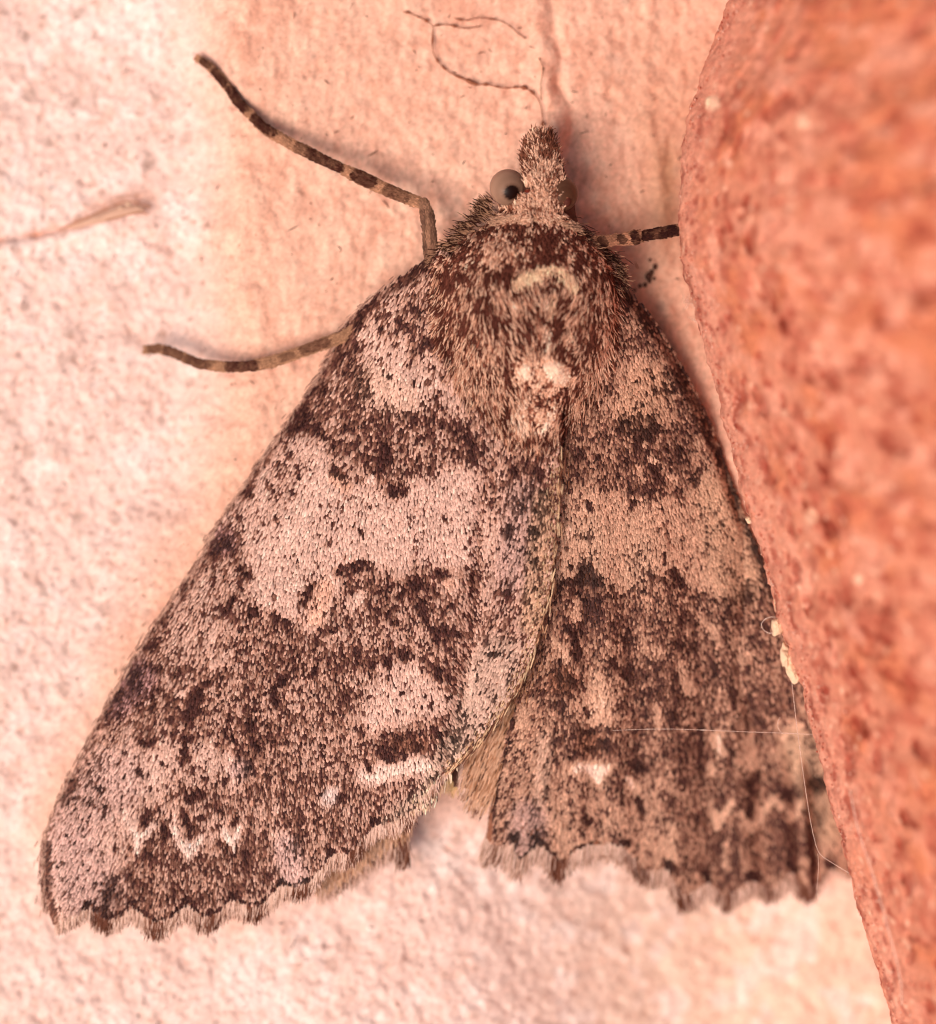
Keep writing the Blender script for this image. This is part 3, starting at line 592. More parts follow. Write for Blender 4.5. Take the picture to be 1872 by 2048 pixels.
R_STROKES = [
 ('p', [(1225,560),(1262,590),(1332,680),(1400,800),(1400,860),(1340,800),(1290,700),(1240,640)], .66, 10),
 ('c', [(1240,645),(1265,660)], 12, .25), ('p', [(1225,680),(1290,690),(1300,730),(1250,735),(1220,720)], .62, 10),
 ('p', [(1240,730),(1292,700),(1330,740),(1350,800),(1345,832),(1290,828),(1240,838),(1222,820),(1238,780)], .10, 10),
 ('c', [(1300,740),(1312,790)], 4, .7), ('c', [(1330,775),(1336,800)], 6, .75), ('c', [(1273,768)], 6, 1), ('c', [(1285,810)], 5, .85), ('c', [(1245,760)], 7, .75), ('c', [(1295,790)], 5, .7), ('c', [(1305,715),(1330,760)], 6, .4),
 ('p', [(1120,862),(1230,842),(1290,838),(1350,832),(1400,860),(1440,930),(1400,960),(1380,992),(1330,1004),(1270,1000),(1230,975),(1170,968),(1125,940)], .62, 10),
 ('c', [(1250,846),(1246,860)], 12, .95), ('c', [(1303,838),(1315,862)], 8, .95), ('c', [(1288,872),(1300,885)], 12, .85), ('c', [(1305,932),(1320,968)], 8, 1), ('c', [(1358,992),(1395,952)], 11, .92), ('c', [(1285,990),(1305,992)], 9, .9), ('c', [(1262,985)], 8, .85), ('c', [(1190,915),(1200,930)], 10, .8), ('c', [(1150,930),(1160,945)], 8, .7), ('c', [(1228,950)], 10, .75), ('c', [(1360,900),(1375,930)], 9, .8), ('c', [(1340,870)], 9, .8),
 ('c', [(1300,918),(1312,925)], 9, .05), ('c', [(1290,892)], 7, .15), ('c', [(1215,905),(1228,930)], 10, .3), ('c', [(1275,940),(1285,960)], 8, .2), ('c', [(1340,955),(1350,960)], 8, .2), ('c', [(1165,890)], 10, .35), ('c', [(1390,880),(1410,920)], 7, .35),
 ('p', [(1112,968),(1160,975),(1230,992),(1290,1004),(1340,1012),(1390,985),(1430,930),(1462,1000),(1492,1060),(1502,1130),(1490,1180),(1450,1202),(1400,1178),(1370,1166),(1340,1150),(1290,1162),(1260,1186),(1230,1180),(1180,1148),(1120,1170),(1098,1172),(1102,1080)], .15, 7),
 ('p', [(1370,1000),(1430,930),(1470,1000),(1500,1060),(1510,1150),(1460,1200),(1400,1170)], .23, 14),
 ('c', [(1178,1010),(1184,1020)], 7, .85), ('c', [(1133,1095)], 6, .85), ('c', [(1158,1072),(1168,1080)], 5, .85), ('c', [(1265,1005),(1262,1020)], 6, .9), ('c', [(1320,1020)], 4, .95), ('c', [(1318,1060)], 4, .95), ('c', [(1328,1110),(1330,1130)], 5, .92), ('c', [(1334,1040),(1338,1100)], 4, .6), ('c', [(1140,1132),(1144,1138)], 5, .95), ('c', [(1158,1140)], 4, .9), ('c', [(1140,985)], 6, .8), ('c', [(1155,1012)], 5, .8), ('c', [(1278,1112)], 8, .35), ('c', [(1178,1060),(1182,1140)], 3, .5), ('c', [(1252,1050),(1252,1130)], 3, .4), ('c', [(1362,1010)], 5, .7), ('c', [(1365,1075),(1365,1100)], 4, .6), ('c', [(1410,1110)], 7, .6), ('c', [(1430,1030)], 8, .5), ('c', [(1210,1030),(1220,1060)], 6, .3),
 ('c', [(1400,1020),(1420,1090)], 6, .3),
 ('p', [(1098,1180),(1180,1160),(1260,1190),(1340,1158),(1400,1188),(1450,1205),(1530,1150),(1560,1250),(1620,1450),(1680,1560),(1640,1600),(1480,1620),(1400,1600),(1300,1560),(1260,1530),(1200,1520),(1140,1510),(1100,1480),(1055,1400),(1050,1330),(1070,1280)], .66, 8),
 ('c', [(1128,1172),(1170,1158)], 11, .97), ('c', [(1175,1140),(1192,1168)], 12, 1), ('c', [(1118,1190),(1110,1205)], 9, .95), ('c', [(1290,1150),(1330,1162)], 6, .85), ('c', [(1348,1148),(1366,1172)], 10, .98), ('c', [(1230,1190),(1240,1200)], 8, .8), ('c', [(1310,1200)], 6, .85), ('c', [(1330,1182)], 5, .85),
 ('c', [(1178,1218),(1192,1232)], 18, .92), ('c', [(1168,1240),(1162,1262)], 8, .95), ('c', [(1135,1255),(1142,1268)], 12, .98), ('c', [(1122,1280)], 9, .9), ('c', [(1150,1285),(1155,1320)], 8, .97), ('c', [(1120,1330)], 9, .9), ('c', [(1115,1355),(1140,1368)], 13, .85), ('c', [(1180,1305),(1195,1320)], 11, .8), ('c', [(1200,1335)], 11, .85), ('c', [(1225,1325),(1235,1340)], 9, .85), ('c', [(1252,1345),(1262,1358)], 12, .97), ('c', [(1322,1248),(1326,1252)], 8, .97), ('c', [(1335,1265)], 7, .95), ('c', [(1300,1268)], 7, .8), ('c', [(1365,1225),(1366,1248)], 9, .9), ('c', [(1355,1290),(1362,1298)], 10, .92), ('c', [(1460,1218),(1448,1238)], 9, .8), ('c', [(1240,1220),(1245,1232)], 10, .75), ('c', [(1285,1225),(1280,1215)], 10, .75), ('c', [(1260,1285),(1250,1290)], 8, .85), ('c', [(1200,1285)], 7, .8), ('c', [(1350,1325)], 10, .7), ('c', [(1288,1388)], 7, .85), ('c', [(1312,1340)], 8, .75), ('c', [(1295,1440),(1292,1420)], 7, .75),
 ('c', [(1395,1300),(1398,1400),(1402,1500)], 6, .75), ('c', [(1430,1335),(1434,1345)], 8, 1), ('c', [(1470,1382),(1470,1410)], 7, 1), ('c', [(1500,1402)], 8, .88), ('c', [(1345,1425),(1350,1440)], 7, .9), ('c', [(1375,1440)], 7, .7), ('c', [(1400,1465)], 7, .85), ('c', [(1470,1455),(1478,1475)], 8, .85), ('c', [(1530,1450)], 9, .8), ('c', [(1460,1520),(1465,1500)], 7, .85), ('c', [(1398,1540),(1410,1560)], 8, .8), ('c', [(1320,1540)], 7, .8), ('c', [(1515,1545),(1518,1555)], 8, .95),
 ('c', [(1365,1338),(1378,1380)], 13, .14), ('c', [(1480,1290),(1488,1310)], 16, .3), ('c', [(1112,1285),(1128,1318)], 11, .15), ('c', [(1150,1206),(1152,1240)], 9, .1), ('c', [(1420,1255),(1428,1270)], 12, .28), ('c', [(1365,1200),(1400,1240)], 8, .4), ('c', [(1215,1290),(1240,1300)], 9, .35), ('c', [(1300,1310),(1330,1300)], 12, .4), ('c', [(1155,1345)], 8, .2), ('c', [(1440,1380)], 8, .35), ('c', [(1320,1420),(1315,1460)], 11, .35), ('c', [(1400,1220)], 9, .3),
 ('p', [(1160,1405),(1195,1348),(1222,1358),(1240,1390),(1246,1430),(1235,1455),(1180,1445),(1148,1432)], .09, 12),
 ('c', [(1193,1400)], 4, .9), ('c', [(1170,1420),(1178,1432)], 6, .85), ('c', [(1125,1425),(1124,1408)], 7, .95), ('c', [(1138,1403)], 5, .85), ('c', [(1240,1415),(1252,1405)], 7, .7),
 ('p', [(1132,1462),(1180,1462),(1212,1470),(1232,1500),(1232,1516),(1180,1518),(1142,1512)], .8, 7),
 ('c', [(1172,1468),(1188,1462)], 8, 1), ('c', [(1205,1488),(1215,1494)], 9, .97), ('c', [(1217,1462),(1236,1462)], 7, .97), ('c', [(1112,1462)], 6, .9), ('c', [(1110,1485),(1120,1490)], 9, .85), ('c', [(1175,1485)], 9, .5),
 ('p', [(1125,1545),(1150,1530),(1190,1526),(1228,1528),(1236,1535),(1216,1562),(1206,1576),(1190,1580),(1180,1558),(1150,1552)], .0, 2),
 ('c', [(1255,1562),(1280,1592)], 11, .0), ('c', [(1236,1548),(1224,1600)], 12, .78), ('c', [(1262,1520),(1290,1545)], 11, .75),
 ('p', [(1036,1395),(1095,1400),(1098,1480),(1085,1600),(1060,1700),(985,1690),(972,1670),(992,1570)], .36, 6),
 ('c', [(1035,1398),(1012,1500),(996,1570),(985,1640)], 4, .9),
 ('c', [(1092,1475),(1078,1540),(1078,1600),(1098,1640),(1118,1660)], 11, .08), ('c', [(1128,1672),(1160,1698)], 11, .08), ('c', [(1112,1525),(1118,1535)], 7, .9), ('c', [(1060,1400),(1055,1450)], 10, .3),
 ('p', [(1100,1590),(1300,1600),(1320,1740),(1248,1697),(1120,1700)], .34, 12),
 ('c', [(1170,1636),(1174,1648)], 9, 1), ('c', [(1203,1622),(1218,1632)], 6, .97), ('c', [(1278,1602),(1286,1632)], 8, .88), ('c', [(1205,1668)], 6, .85), ('c', [(1115,1560),(1118,1580)], 8, .7), ('c', [(1140,1610)], 7, .85), ('c', [(1130,1580)], 6, .8), ('c', [(1180,1595)], 8, .5), ('c', [(1100,1620)], 6, .8), ('c', [(1240,1590),(1250,1610)], 11, .7), ('c', [(1060,1560)], 8, .6), ('c', [(1020,1600)], 6, .7), ('c', [(1055,1610),(1062,1600)], 9, .6), ('c', [(1010,1650)], 5, .8), ('c', [(1000,1660)], 4, .8),
 ('p', [(1300,1590),(1480,1600),(1640,1600),(1640,1780),(1583,1750),(1505,1765),(1415,1768),(1335,1745)], .68, 12),
 ('c', [(1345,1655),(1346,1725)], 12, .12), ('c', [(1424,1610),(1436,1655)], 8.5, .12), ('c', [(1436,1648),(1464,1610)], 7, .1), ('c', [(1486,1632),(1504,1662),(1532,1622),(1548,1598)], 8, .12), ('c', [(1560,1610),(1585,1640),(1610,1602)], 8, .2),
 ('c', [(1436,1475),(1440,1512)], 13, .06), ('c', [(1498,1490),(1504,1530)], 14, .2), ('p', [(1558,1450),(1612,1435),(1625,1570),(1566,1560)], .2, 10), ('c', [(1420,1535),(1425,1550)], 8, .15),
 ('c', [(1500,1565),(1506,1600),(1502,1632)], 10, .97), ('c', [(1440,1592),(1432,1612)], 11, .88), ('c', [(1562,1588),(1580,1596)], 11, .9), ('c', [(1400,1645),(1420,1690)], 16, .85), ('c', [(1470,1660),(1480,1680)], 10, .8), ('c', [(1380,1620),(1390,1580)], 8, .7), ('c', [(1550,1650),(1590,1665)], 14, .8), ('c', [(1415,1700)], 10, .8), ('c', [(1510,1690)], 10, .7), ('c', [(1450,1690),(1450,1740)], 8, .4), ('c', [(1530,1710),(1540,1690)], 8, .45), ('c', [(1310,1640),(1300,1660)], 8, .65),
 ('p', [(1632,1450),(1700,1560),(1740,1740),(1640,1745),(1640,1600)], .16, 8), ('c', [(1630,1568),(1660,1575)], 13, .9), ('c', [(1622,1660),(1626,1720),(1624,1775)], 8, .88), ('c', [(1580,1400),(1600,1440)], 10, .85),
 ('c', [(1265,600),(1335,690),(1400,810),(1447,925),(1475,1000),(1500,1062),(1528,1130),(1560,1215)], 15, .86),
 ('c', [(1310,690),(1370,800),(1400,850)], 10, .72),
]
for (sx, sy) in ((1028,1686),(1078,1690),(1248,1696),(1335,1740),(1415,1765),(1505,1761),(1583,1746),(1660,1736)):
    R_STROKES.append(('c', [(sx - 3, sy - 11), (sx + 4, sy - 5)], 9.5, 1.3))
R_STROKES.append(('c', [(a, b - 4) for a, b in TERMEN_R[17:28]], 2.4, .95))

def darkness(x, y, strokes, base):
    D = np.full(np.shape(x), float(base))
    # ragged outlines, as a pattern made of single scales has
    wx = x + 9 * fbm(x, y, 26, 3, 301); wy = y + 11 * fbm(x, y, 26, 3, 302)
    for s in strokes:
        if s[0] == 'p':
            pts = np.array(s[1], float)
            lo, hi = pts.min(0) - 40, pts.max(0) + 40
            m = (x > lo[0]) & (x < hi[0]) & (y > lo[1]) & (y < hi[1])
            if not m.any(): continue
            sf = s[3] * 2.2 + 6
            a = smooth(sf, -sf, poly_sd(wx[m], wy[m], s[1]))
            D[m] = D[m] * (1 - a) + s[2] * a
        else:
            pts = np.array(s[1], float); r = s[2]
            lo, hi = pts.min(0) - r * 2 - 8, pts.max(0) + r * 2 + 8
            m = (x > lo[0]) & (x < hi[0]) & (y > lo[1]) & (y < hi[1])
            if not m.any(): continue
            k = .15 if (r < 11 and s[3] < .1) else .3 if r < 9 else .7
            a = smooth(r * (1.3 if r < 9 else 1.5), r * (.55 if r < 9 else .3), seg_dist(x[m] + (wx[m] - x[m]) * k, y[m] + (wy[m] - y[m]) * k, s[1]))
            D[m] = D[m] * (1 - a) + s[3] * a
    D = D + (.15 * fbm(x, y, 70, 3, 305) + .10 * fbm(x, y, 26, 2, 306) + .22 * fbm(x, y, 11, 2, 307, sy=95)) * np.clip(D * 3, .25, 1) * (D < .93)
    return np.clip(D, 0, 1.3)

def uniformize(a):
    r = np.empty(len(a)); r[np.argsort(a)] = (np.arange(len(a)) + .5) / len(a)
    return r

PALE = lin(233, 189, 174); CREAM = lin(222, 186, 156); TAN = lin(180, 132, 112); BROWN = lin(136, 90, 76); DARK = lin(96, 56, 50); BLACK = lin(54, 29, 28)
PURPLE = lin(206, 165, 158); RUST = lin(176, 110, 82); ORANGE = lin(214, 150, 112); WHITE = lin(252, 216, 202)

def scale_colors(x, y, D, warm=None, seed=0, pale=PALE, tan=TAN):
    if seed == 2: tan = lin(164, 116, 96); pale = lin(214, 168, 144)
    n = len(x)
    r = rng.random(n); r2 = rng.random(n)
    sc_ = uniformize(.75 * r + .38 * vnoise(x, y, 11, 15, seed + 1) + .30 * vnoise(x, y, 34, 42, seed + 2))
    pd = np.interp(D, [0, .05, .12, .25, .4, .5, .6, .75, .9, 1.0], [0, .006, .03, .12, .29, .43, .57, .76, .93, 1.0])
    isd = sc_ < pd
    soft = np.clip((sc_ - pd) / .16, 0, 1)                     # scales next to the dark ones go brown
    m = np.clip(np.interp(D, [0, .1, .25, .5, .8, 1], [0.02, .12, .34, .64, .9, 1]) + .38 * (r2 - .5) + .25 * (1 - soft) * (D > .15), 0, 1)
    C = pale * (1 - m[:, None]) + tan * m[:, None]
    b = np.clip((m - .75) / .4, 0, 1)[:, None]
    C = C * (1 - b) + BROWN * b
    # whitest scales
    w = (np.clip(.06 - D, 0, .06) / .06 * .9)[:, None]
    C = C * (1 - w) + WHITE * w
    if warm is not None:
        C = C * (1 - warm[:, None]) + ORANGE * .9 * warm[:, None]
    k = rng.random(n)[:, None]
    k = np.clip(k + .5 - .75 * D[:, None], 0, 1)
    dk = BLACK * (1 - k) + DARK * k
    br = (rng.random(n)[:, None] > .60) & (D[:, None] < .8)
    dk = np.where(br, BROWN * .8, dk)
    C = np.where(isd[:, None], dk, C)
    return np.clip(C * np.exp(.17 * rng.standard_normal(n))[:, None], .004, .93)

def scatter(poly, sx, sy, shear_fn=None, margin=0):
    p = np.array(poly, float); lo, hi = p.min(0), p.max(0)
    nx, ny = int((hi[0] - lo[0]) / sx) + 2, int((hi[1] - lo[1]) / sy) + 2
    I, J = np.meshgrid(np.arange(nx), np.arange(ny))
    x = lo[0] + (I + .5 * (J % 2)) * sx; y = lo[1] + J * sy - 10
    x = (x + rng.uniform(-.5, .5, x.shape) * sx).ravel(); y = (y + rng.uniform(-.6, .6, y.shape) * sy).ravel()
    return x, y

def membrane(name, poly, hfun, mat, parent, col, thick=4):
    pts = [Vector(p) for p in poly]; n = len(pts)
    p = np.array(poly, float); lo, hi = p.min(0), p.max(0)
    gx, gy = np.meshgrid(np.arange(lo[0], hi[0], 14), np.arange(lo[1], hi[1], 14))
    gx, gy = gx.ravel() + rng.uniform(-2, 2, gx.size), gy.ravel() + rng.uniform(-2, 2, gy.size)
    m = poly_sd(gx, gy, poly) < -7
    allp = pts + [Vector((a, b)) for a, b in zip(gx[m], gy[m])]
    r = delaunay_2d_cdt(allp, [(i, (i + 1) % n) for i in range(n)], [], 1, 1e-4)
    vx = np.array([v.x for v in r[0]]); vy = np.array([v.y for v in r[0]])
    F = np.array([f for f in r[2] if len(f) == 3])
    h = hfun(vx, vy)
    a, b, c = F.T
    area = (vx[b] - vx[a]) * (vy[c] - vy[a]) - (vx[c] - vx[a]) * (vy[b] - vy[a])
    F[area > 0] = F[area > 0][:, ::-1]      # image y runs down
    V = np.concatenate([P(vx, vy, h), P(vx, vy, h - thick)])
    k = len(vx)
    e = {}
    for f in F:
        for i in range(3):
            e[(f[i], f[(i + 1) % 3])] = 1
    side = [(i, j) for (i, j) in e if (j, i) not in e]
    S_ = []
    for i, j in side:
        S_ += [(i, i + k, j + k), (i, j + k, j)]
    F2 = np.concatenate([F, F[:, ::-1] + k, np.array(S_)])
    return mesh_obj(name, V, F2, mat, parent, col=np.broadcast_to(col, (len(V), 3)))

def wing_dir_l(x, y):
    w = np.maximum(axis_x(y) - costa_l(y), 80)
    t = np.clip((x - costa_l(y)) / np.minimum(w, 420), 0, 1.6)
    dx = np.interp(t, [0, .12, .45, .8, 1.1], [-.62, -.55, -.22, -.02, .03])
    fx = np.interp(y, [850, 930, 1000, 1120, 1200, 1270, 1350, 1420, 1500, 1560], [995, 985, 965, 958, 950, 945, 930, 918, 902, 890])
    q = x - fx
    k = smooth(1000, 1300, y)
    dx = dx + np.exp(-((q + 14) / 26) ** 2) * (.45 * k + .1) - smooth(0, 30, q) * (.15 + .35 * k) * (y > 860)
    return dx, np.ones_like(x)

def wing_dir_r(x, y):
    w = np.maximum(costa_r(y) - axis_x(y), 80)
    t = np.clip((costa_r(y) - x) / np.minimum(w, 420), 0, 1.6)
    dx = np.interp(t, [0, .12, .5, .8, 1.1], [.5, .42, .15, .0, -.05])
    dx = dx - .45 * smooth(1130, 1060, x) * smooth(1150, 1350, y)
    return dx, np.ones_like(x)

def forewing(name, poly, hfun, dirfun, strokes, base, tints, seed, label):
    w = membrane(name, poly, hfun, M_skin, moth, lin(124, 78, 64) if seed == 1 else lin(140, 90, 70))
    w['label'] = label
    x, y = scatter(poly, 4.3, 5.3)
    dx, dy = dirfun(x, y)
    l = np.hypot(dx, dy); dx, dy = dx / l, dy / l
    L = rng.uniform(9.5, 13.5, len(x)); tx, ty = x + dx * L, y + dy * L
    sd = poly_sd(tx, ty, poly)
    keep = sd < 1.5
    x, y, dx, dy, L, tx, ty = [a[keep] for a in (x, y, dx, dy, L, tx, ty)]
    mx, my = x + dx * L * .8, y + dy * L * .8
    D = darkness(mx, my, strokes, base)
    warm = np.zeros(len(x))
    C = None
    cols = scale_colors(mx, my, D, None, seed)
    for pts, r, c, amt in tints:
        a = smooth(r * 1.4, r * .5, seg_dist(mx, my, pts)) * amt
        lum = cols.mean(1, keepdims=True)
        tgt = np.array(c) * (lum / np.mean(c))
        cols = cols * (1 - a[:, None]) + tgt * a[:, None]
    # the fine scales of the front edge are slimmer
    fine = np.ones(len(x))
    if name == 'forewing' and seed == 1:
        fine = np.interp(x - costa_l(y), [0, 60, 160], [.66, .8, 1])
        fine = np.where(y > 1550, np.minimum(fine, .82), fine)
    turn = rng.normal(0, .09, len(x))
    dx, dy = dx - dy * turn, dy + dx * turn
    W = rng.uniform(3.9, 5.2, len(x)) * fine
    lift = rng.uniform(1.2, 4.2, len(x)) * np.where(fine < 1, .7, 1)
    V, F, Cc = blades(x, y, dx, dy, L, W, hfun, cols, lift=lift, cup=1.2, tip=.6, base=.6, arch=2.6)
    mesh_obj('wing_scales', V, F, M_scale, w, col=Cc, kind='stuff')
    return w

lt = [([(650, 1180), (630, 1240)], 20, lin(204, 146, 118), .4), ([(900, 1172)], 14, lin(204, 146, 118), .4), ([(690, 975), (670, 960)], 14, lin(204, 146, 118), .4), ([(800, 1488), (840, 1492)], 18, RUST, .35),
      ([(130, 1720), (180, 1780)], 70, PURPLE, .5), ([(230, 1560), (150, 1640)], 60, PURPLE, .4), ([(575, 1700), (590, 1760)], 30, PURPLE, .7), ([(480, 1540)], 24, PURPLE, .6), ([(660, 1595)], 18, lin(236, 206, 198), .8),
      ([(275, 1360), (230, 1400)], 40, lin(150, 108, 112), .6), ([(445, 1085)], 30, lin(150, 108, 112), .5), ([(1050, 1000), (1030, 1150)], 40, PURPLE, .5),
      ([(1000, 1320), (940, 1470)], 50, lin(224, 186, 168), .6), ([(900, 1500), (860, 1590), (780, 1660)], 26, lin(220, 186, 166), .6), ([(1085, 1000), (1060, 1250)], 22, lin(222, 174, 140), .6), ([(740, 770), (800, 800)], 40, lin(240, 190, 165), .4)]
fwl = forewing('forewing', WING_L, wing_l_h, wing_dir_l, L_STROKES, .42, lt, 1, 'left forewing lying flat over the other, its pattern in full view')
rt = [([(1150, 700), (1200, 1100), (1200, 1500), (1150, 1650)], 420, lin(214, 164, 140), .22), ([(1180, 1488)], 28, RUST, .4), ([(1300, 780), (1280, 830)], 50, lin(220, 168, 136), .35), ([(1140, 1100), (1250, 1120)], 70, lin(230, 184, 158), .3),
      ([(1125, 1365)], 28, RUST, .5), ([(1055, 1640), (1050, 1690)], 40, PURPLE, .7), ([(1600, 1500), (1660, 1650)], 40, lin(190, 155, 130), .6), ([(1090, 1480), (1080, 1600)], 16, lin(226, 184, 164), .5), ([(1450, 1000), (1480, 1150)], 60, lin(206, 160, 132), .5)]
fwr = forewing('forewing', WING_R, wing_r_h, wing_dir_r, R_STROKES, .46, rt, 2, 'right forewing running in under the brick edge')

# ------------------------------------------------------------------ fringes
def resample(pts, step):
    p = np.array(pts, float); s = np.concatenate([[0], np.cumsum(np.hypot(*np.diff(p, axis=0).T))])
    t = np.arange(0, s[-1], step)
    return np.interp(t, s, p[:, 0]), np.interp(t, s, p[:, 1])

def fringe(parent, term, hfun, tufts, dirx, length, sgn_pale, dens=.42, drop=-14):
    px, py = resample(term, dens)
    n = len(px)
    parts = []
    for layer, (lf, back) in enumerate(((1.0, 2), (.74, 3), (.48, 3))):
        x = px + rng.normal(0, 2, n); y = py - back + rng.uniform(-4, 3, n)
        d = np.interp(px, dirx[0], dirx[1]) + rng.normal(0, .09, n)
        dk = np.zeros(n)
        for tx, tr, ta in tufts:
            dk = np.maximum(dk, ta * smooth(tr * 1.25, tr * .35, np.abs(px - tx)))
        L = np.interp(px, length[0], length[1]) * lf * rng.uniform(.72, 1.08, n) * (1 + .12 * dk + .12 * fbm(px, py, 26, 2, 401))
        pale = lin(218, 174, 156); pal2 = lin(240, 204, 188); grey = lin(168, 126, 108); dark = lin(104, 62, 48)
        r = rng.random(n)[:, None]
        C = pale * (1 - r) + pal2 * r
        C = np.where(rng.random(n)[:, None] < .25, grey, C)
        C = C * sgn_pale
        isd = rng.random(n) < dk * .8 + .06
        C = np.where(isd[:, None], dark * (1 + .8 * (rng.random(n)[:, None] - .3)), C)
        V, F, Cc = blades(x, y, d, np.ones(n), L, rng.uniform(1.1, 2.1, n), hfun, np.clip(C, .01, .9), lift=rng.uniform(drop, 2, n), cup=.5, tip=.15, base=.8, hang=True, bend=rng.normal(0, .08, n))
        parts.append((V, F, Cc))
    V, F, C = join(parts)
    return mesh_obj('fringe', V, F, M_hair, parent, col=C, kind='stuff')

fringe(fwl, TERMEN_L, wing_l_h, [(205, 26, 1), (310, 24, .9), (418, 26, .75), (512, 24, .8), (605, 22, .75), (712, 22, .7), (812, 14, .5)],
       ([90, 160, 400, 700, 860, 900], [.05, -.06, -.08, -.04, .12, -.25]), ([90, 130, 200, 320, 500, 700, 800, 900], [16, 31, 35, 39, 37, 35, 31, 27]), 1.0, dens=.46)
fringe(fwr, TERMEN_R, wing_r_h, [(1612, 22, 1), (1540, 22, .8), (1452, 24, .8), (1366, 24, .9), (1280, 26, .75), (1120, 22, 1), (1000, 18, .5), (1050, 12, .3)],
       ([970, 1050, 1120, 1300, 1700], [-.35, -.25, -.1, -.02, .03]), ([960, 1100, 1300, 1500, 1625, 1650, 1740], [54, 46, 42, 39, 37, 13, 11]), .92, drop=-30, dens=.46)

# hairs that edge the fold and the inner margin
def edge_hairs(name, parent, pts, hfun, n, dirv, length, cols, width, spread, lift=4):
    px, py = resample(pts, .5)
    i = rng.integers(0, len(px), n)
    x = px[i] + rng.normal(0, spread, n); y = py[i] + rng.normal(0, 4, n)
    t = np.arange(len(px))[i] / len(px)
    dx = np.interp(t, np.linspace(0, 1, len(dirv)), [d[0] for d in dirv]) + rng.normal(0, .12, n)
    dy = np.interp(t, np.linspace(0, 1, len(dirv)), [d[1] for d in dirv])
    C = np.array(cols)[rng.integers(0, len(cols), n)] * np.exp(.15 * rng.standard_normal(n))[:, None]
    V, F, Cc = blades(x, y, dx, dy, rng.uniform(*length, n), rng.uniform(*width, n), hfun, np.clip(C, .005, .9), lift=lift, cup=.5, tip=.2, base=.7)
    return mesh_obj(name, V, F, M_hair, parent, col=Cc, kind='stuff')
edge_hairs('margin_hairs', fwl, [(1112, 900), (1106, 1050), (1096, 1150), (1078, 1240), (1055, 1310), (1030, 1370), (990, 1430), (950, 1480), (905, 1530)],
           lambda a, b: np.maximum(wing_l_h(a, b), wing_r_h(a, b)) + 1, 1500, [(.0, 1), (-.1, 1), (-.3, 1), (-.5, 1), (-.85, 1)], (20, 34), [lin(196, 150, 118), lin(120, 78, 60), lin(214, 180, 146), lin(90, 54, 44)], (1.8, 2.8), 6)
edge_hairs('margin_hairs', fwr, [(1118, 880), (1104, 1100), (1085, 1220), (1060, 1320), (1045, 1390)], lambda a, b: np.maximum(wing_r_h(a, b) + 2, -150), 800, [(-.05, 1), (-.12, 1), (-.3, 1), (-.25, 1)], (22, 36), [lin(150, 100, 76), lin(90, 54, 44), lin(180, 132, 102)], (1.8, 2.8), 9)
edge_hairs('costal_hairs', fwl, COSTA_L[2:-1], wing_l_h, 2600, [(-.8, .75), (-.75, .9), (-.55, 1), (-.1, 1)], (12, 22), [lin(130, 88, 76), lin(170, 128, 112), lin(92, 58, 52), lin(200, 160, 142)], (1.2, 2.0), 5, lift=1)
edge_hairs('tornus_hairs', fwl, [(930, 1360), (915, 1430), (895, 1500), (870, 1555), (835, 1610)], wing_l_h, 700, [(.25, 1), (.2, 1), (.05, 1), (-.15, 1)], (16, 28), [lin(228, 198, 170), lin(206, 170, 142), lin(84, 60, 50), lin(240, 208, 184)], (1.8, 3), 13, lift=2)

# ------------------------------------------------------------------ hindwings: only a corner of each shows
def hindwing(poly, hfun, label, col, fr, dirx, length, tuft):
    w = membrane('hindwing', poly, hfun, M_skin, moth, col)
    w['label'] = label
    x, y = scatter(poly, 3.4, 7.0)
    m = poly_sd(x, y, poly) < 2
    x, y = x[m], y[m]
    n = len(x)
    r = rng.random(n)
    C = np.where((r < .62)[:, None], lin(214, 168, 140), np.where((r < .88)[:, None], lin(176, 126, 96), lin(92, 62, 50)))
    V, F, Cc = blades(x, y, np.full(n, dirx) + rng.normal(0, .12, n), np.ones(n), rng.uniform(16, 26, n), rng.uniform(1.6, 2.6, n), hfun, C * np.exp(.12 * rng.standard_normal(n))[:, None], lift=4, cup=.6, tip=.25)
    mesh_obj('wing_scales', V, F, M_hair, w, col=Cc, kind='stuff')
    fringe(w, fr, hfun, tuft, ([0, 2000], [dirx, dirx]), length, .98, dens=.4, drop=-25)
HW_R = [(1040, 1385), (1000, 1430), (960, 1478), (935, 1515), (928, 1560), (938, 1600), (968, 1620), (990, 1590), (1012, 1490)]
hindwing(HW_R, lambda x, y: np.full(np.shape(x), 118.) - .10 * (y - 1400), 'right hindwing, tan corner showing beside the fold of the right forewing', lin(180, 128, 98),
         [(930, 1525), (928, 1560), (938, 1598), (968, 1618)], -.45, ([900, 1000], [26, 34]), [(960, 10, .3)])
HW_L = [(640, 1640), (780, 1600), (830, 1600), (826, 1650), (818, 1668), (795, 1675), (760, 1700), (700, 1745), (640, 1780), (600, 1770)]
hindwing(HW_L, lambda x, y: np.full(np.shape(x), 58.) - .02 * (y - 1600), 'left hindwing, only its fringe showing below the left forewing', lin(200, 150, 118),
         [(640, 1772), (700, 1738), (760, 1695), (795, 1672), (818, 1664)], -.03, ([600, 700, 790, 800, 820], [44, 46, 50, 78, 74]), [(808, 16, .9), (700, 20, .35)])

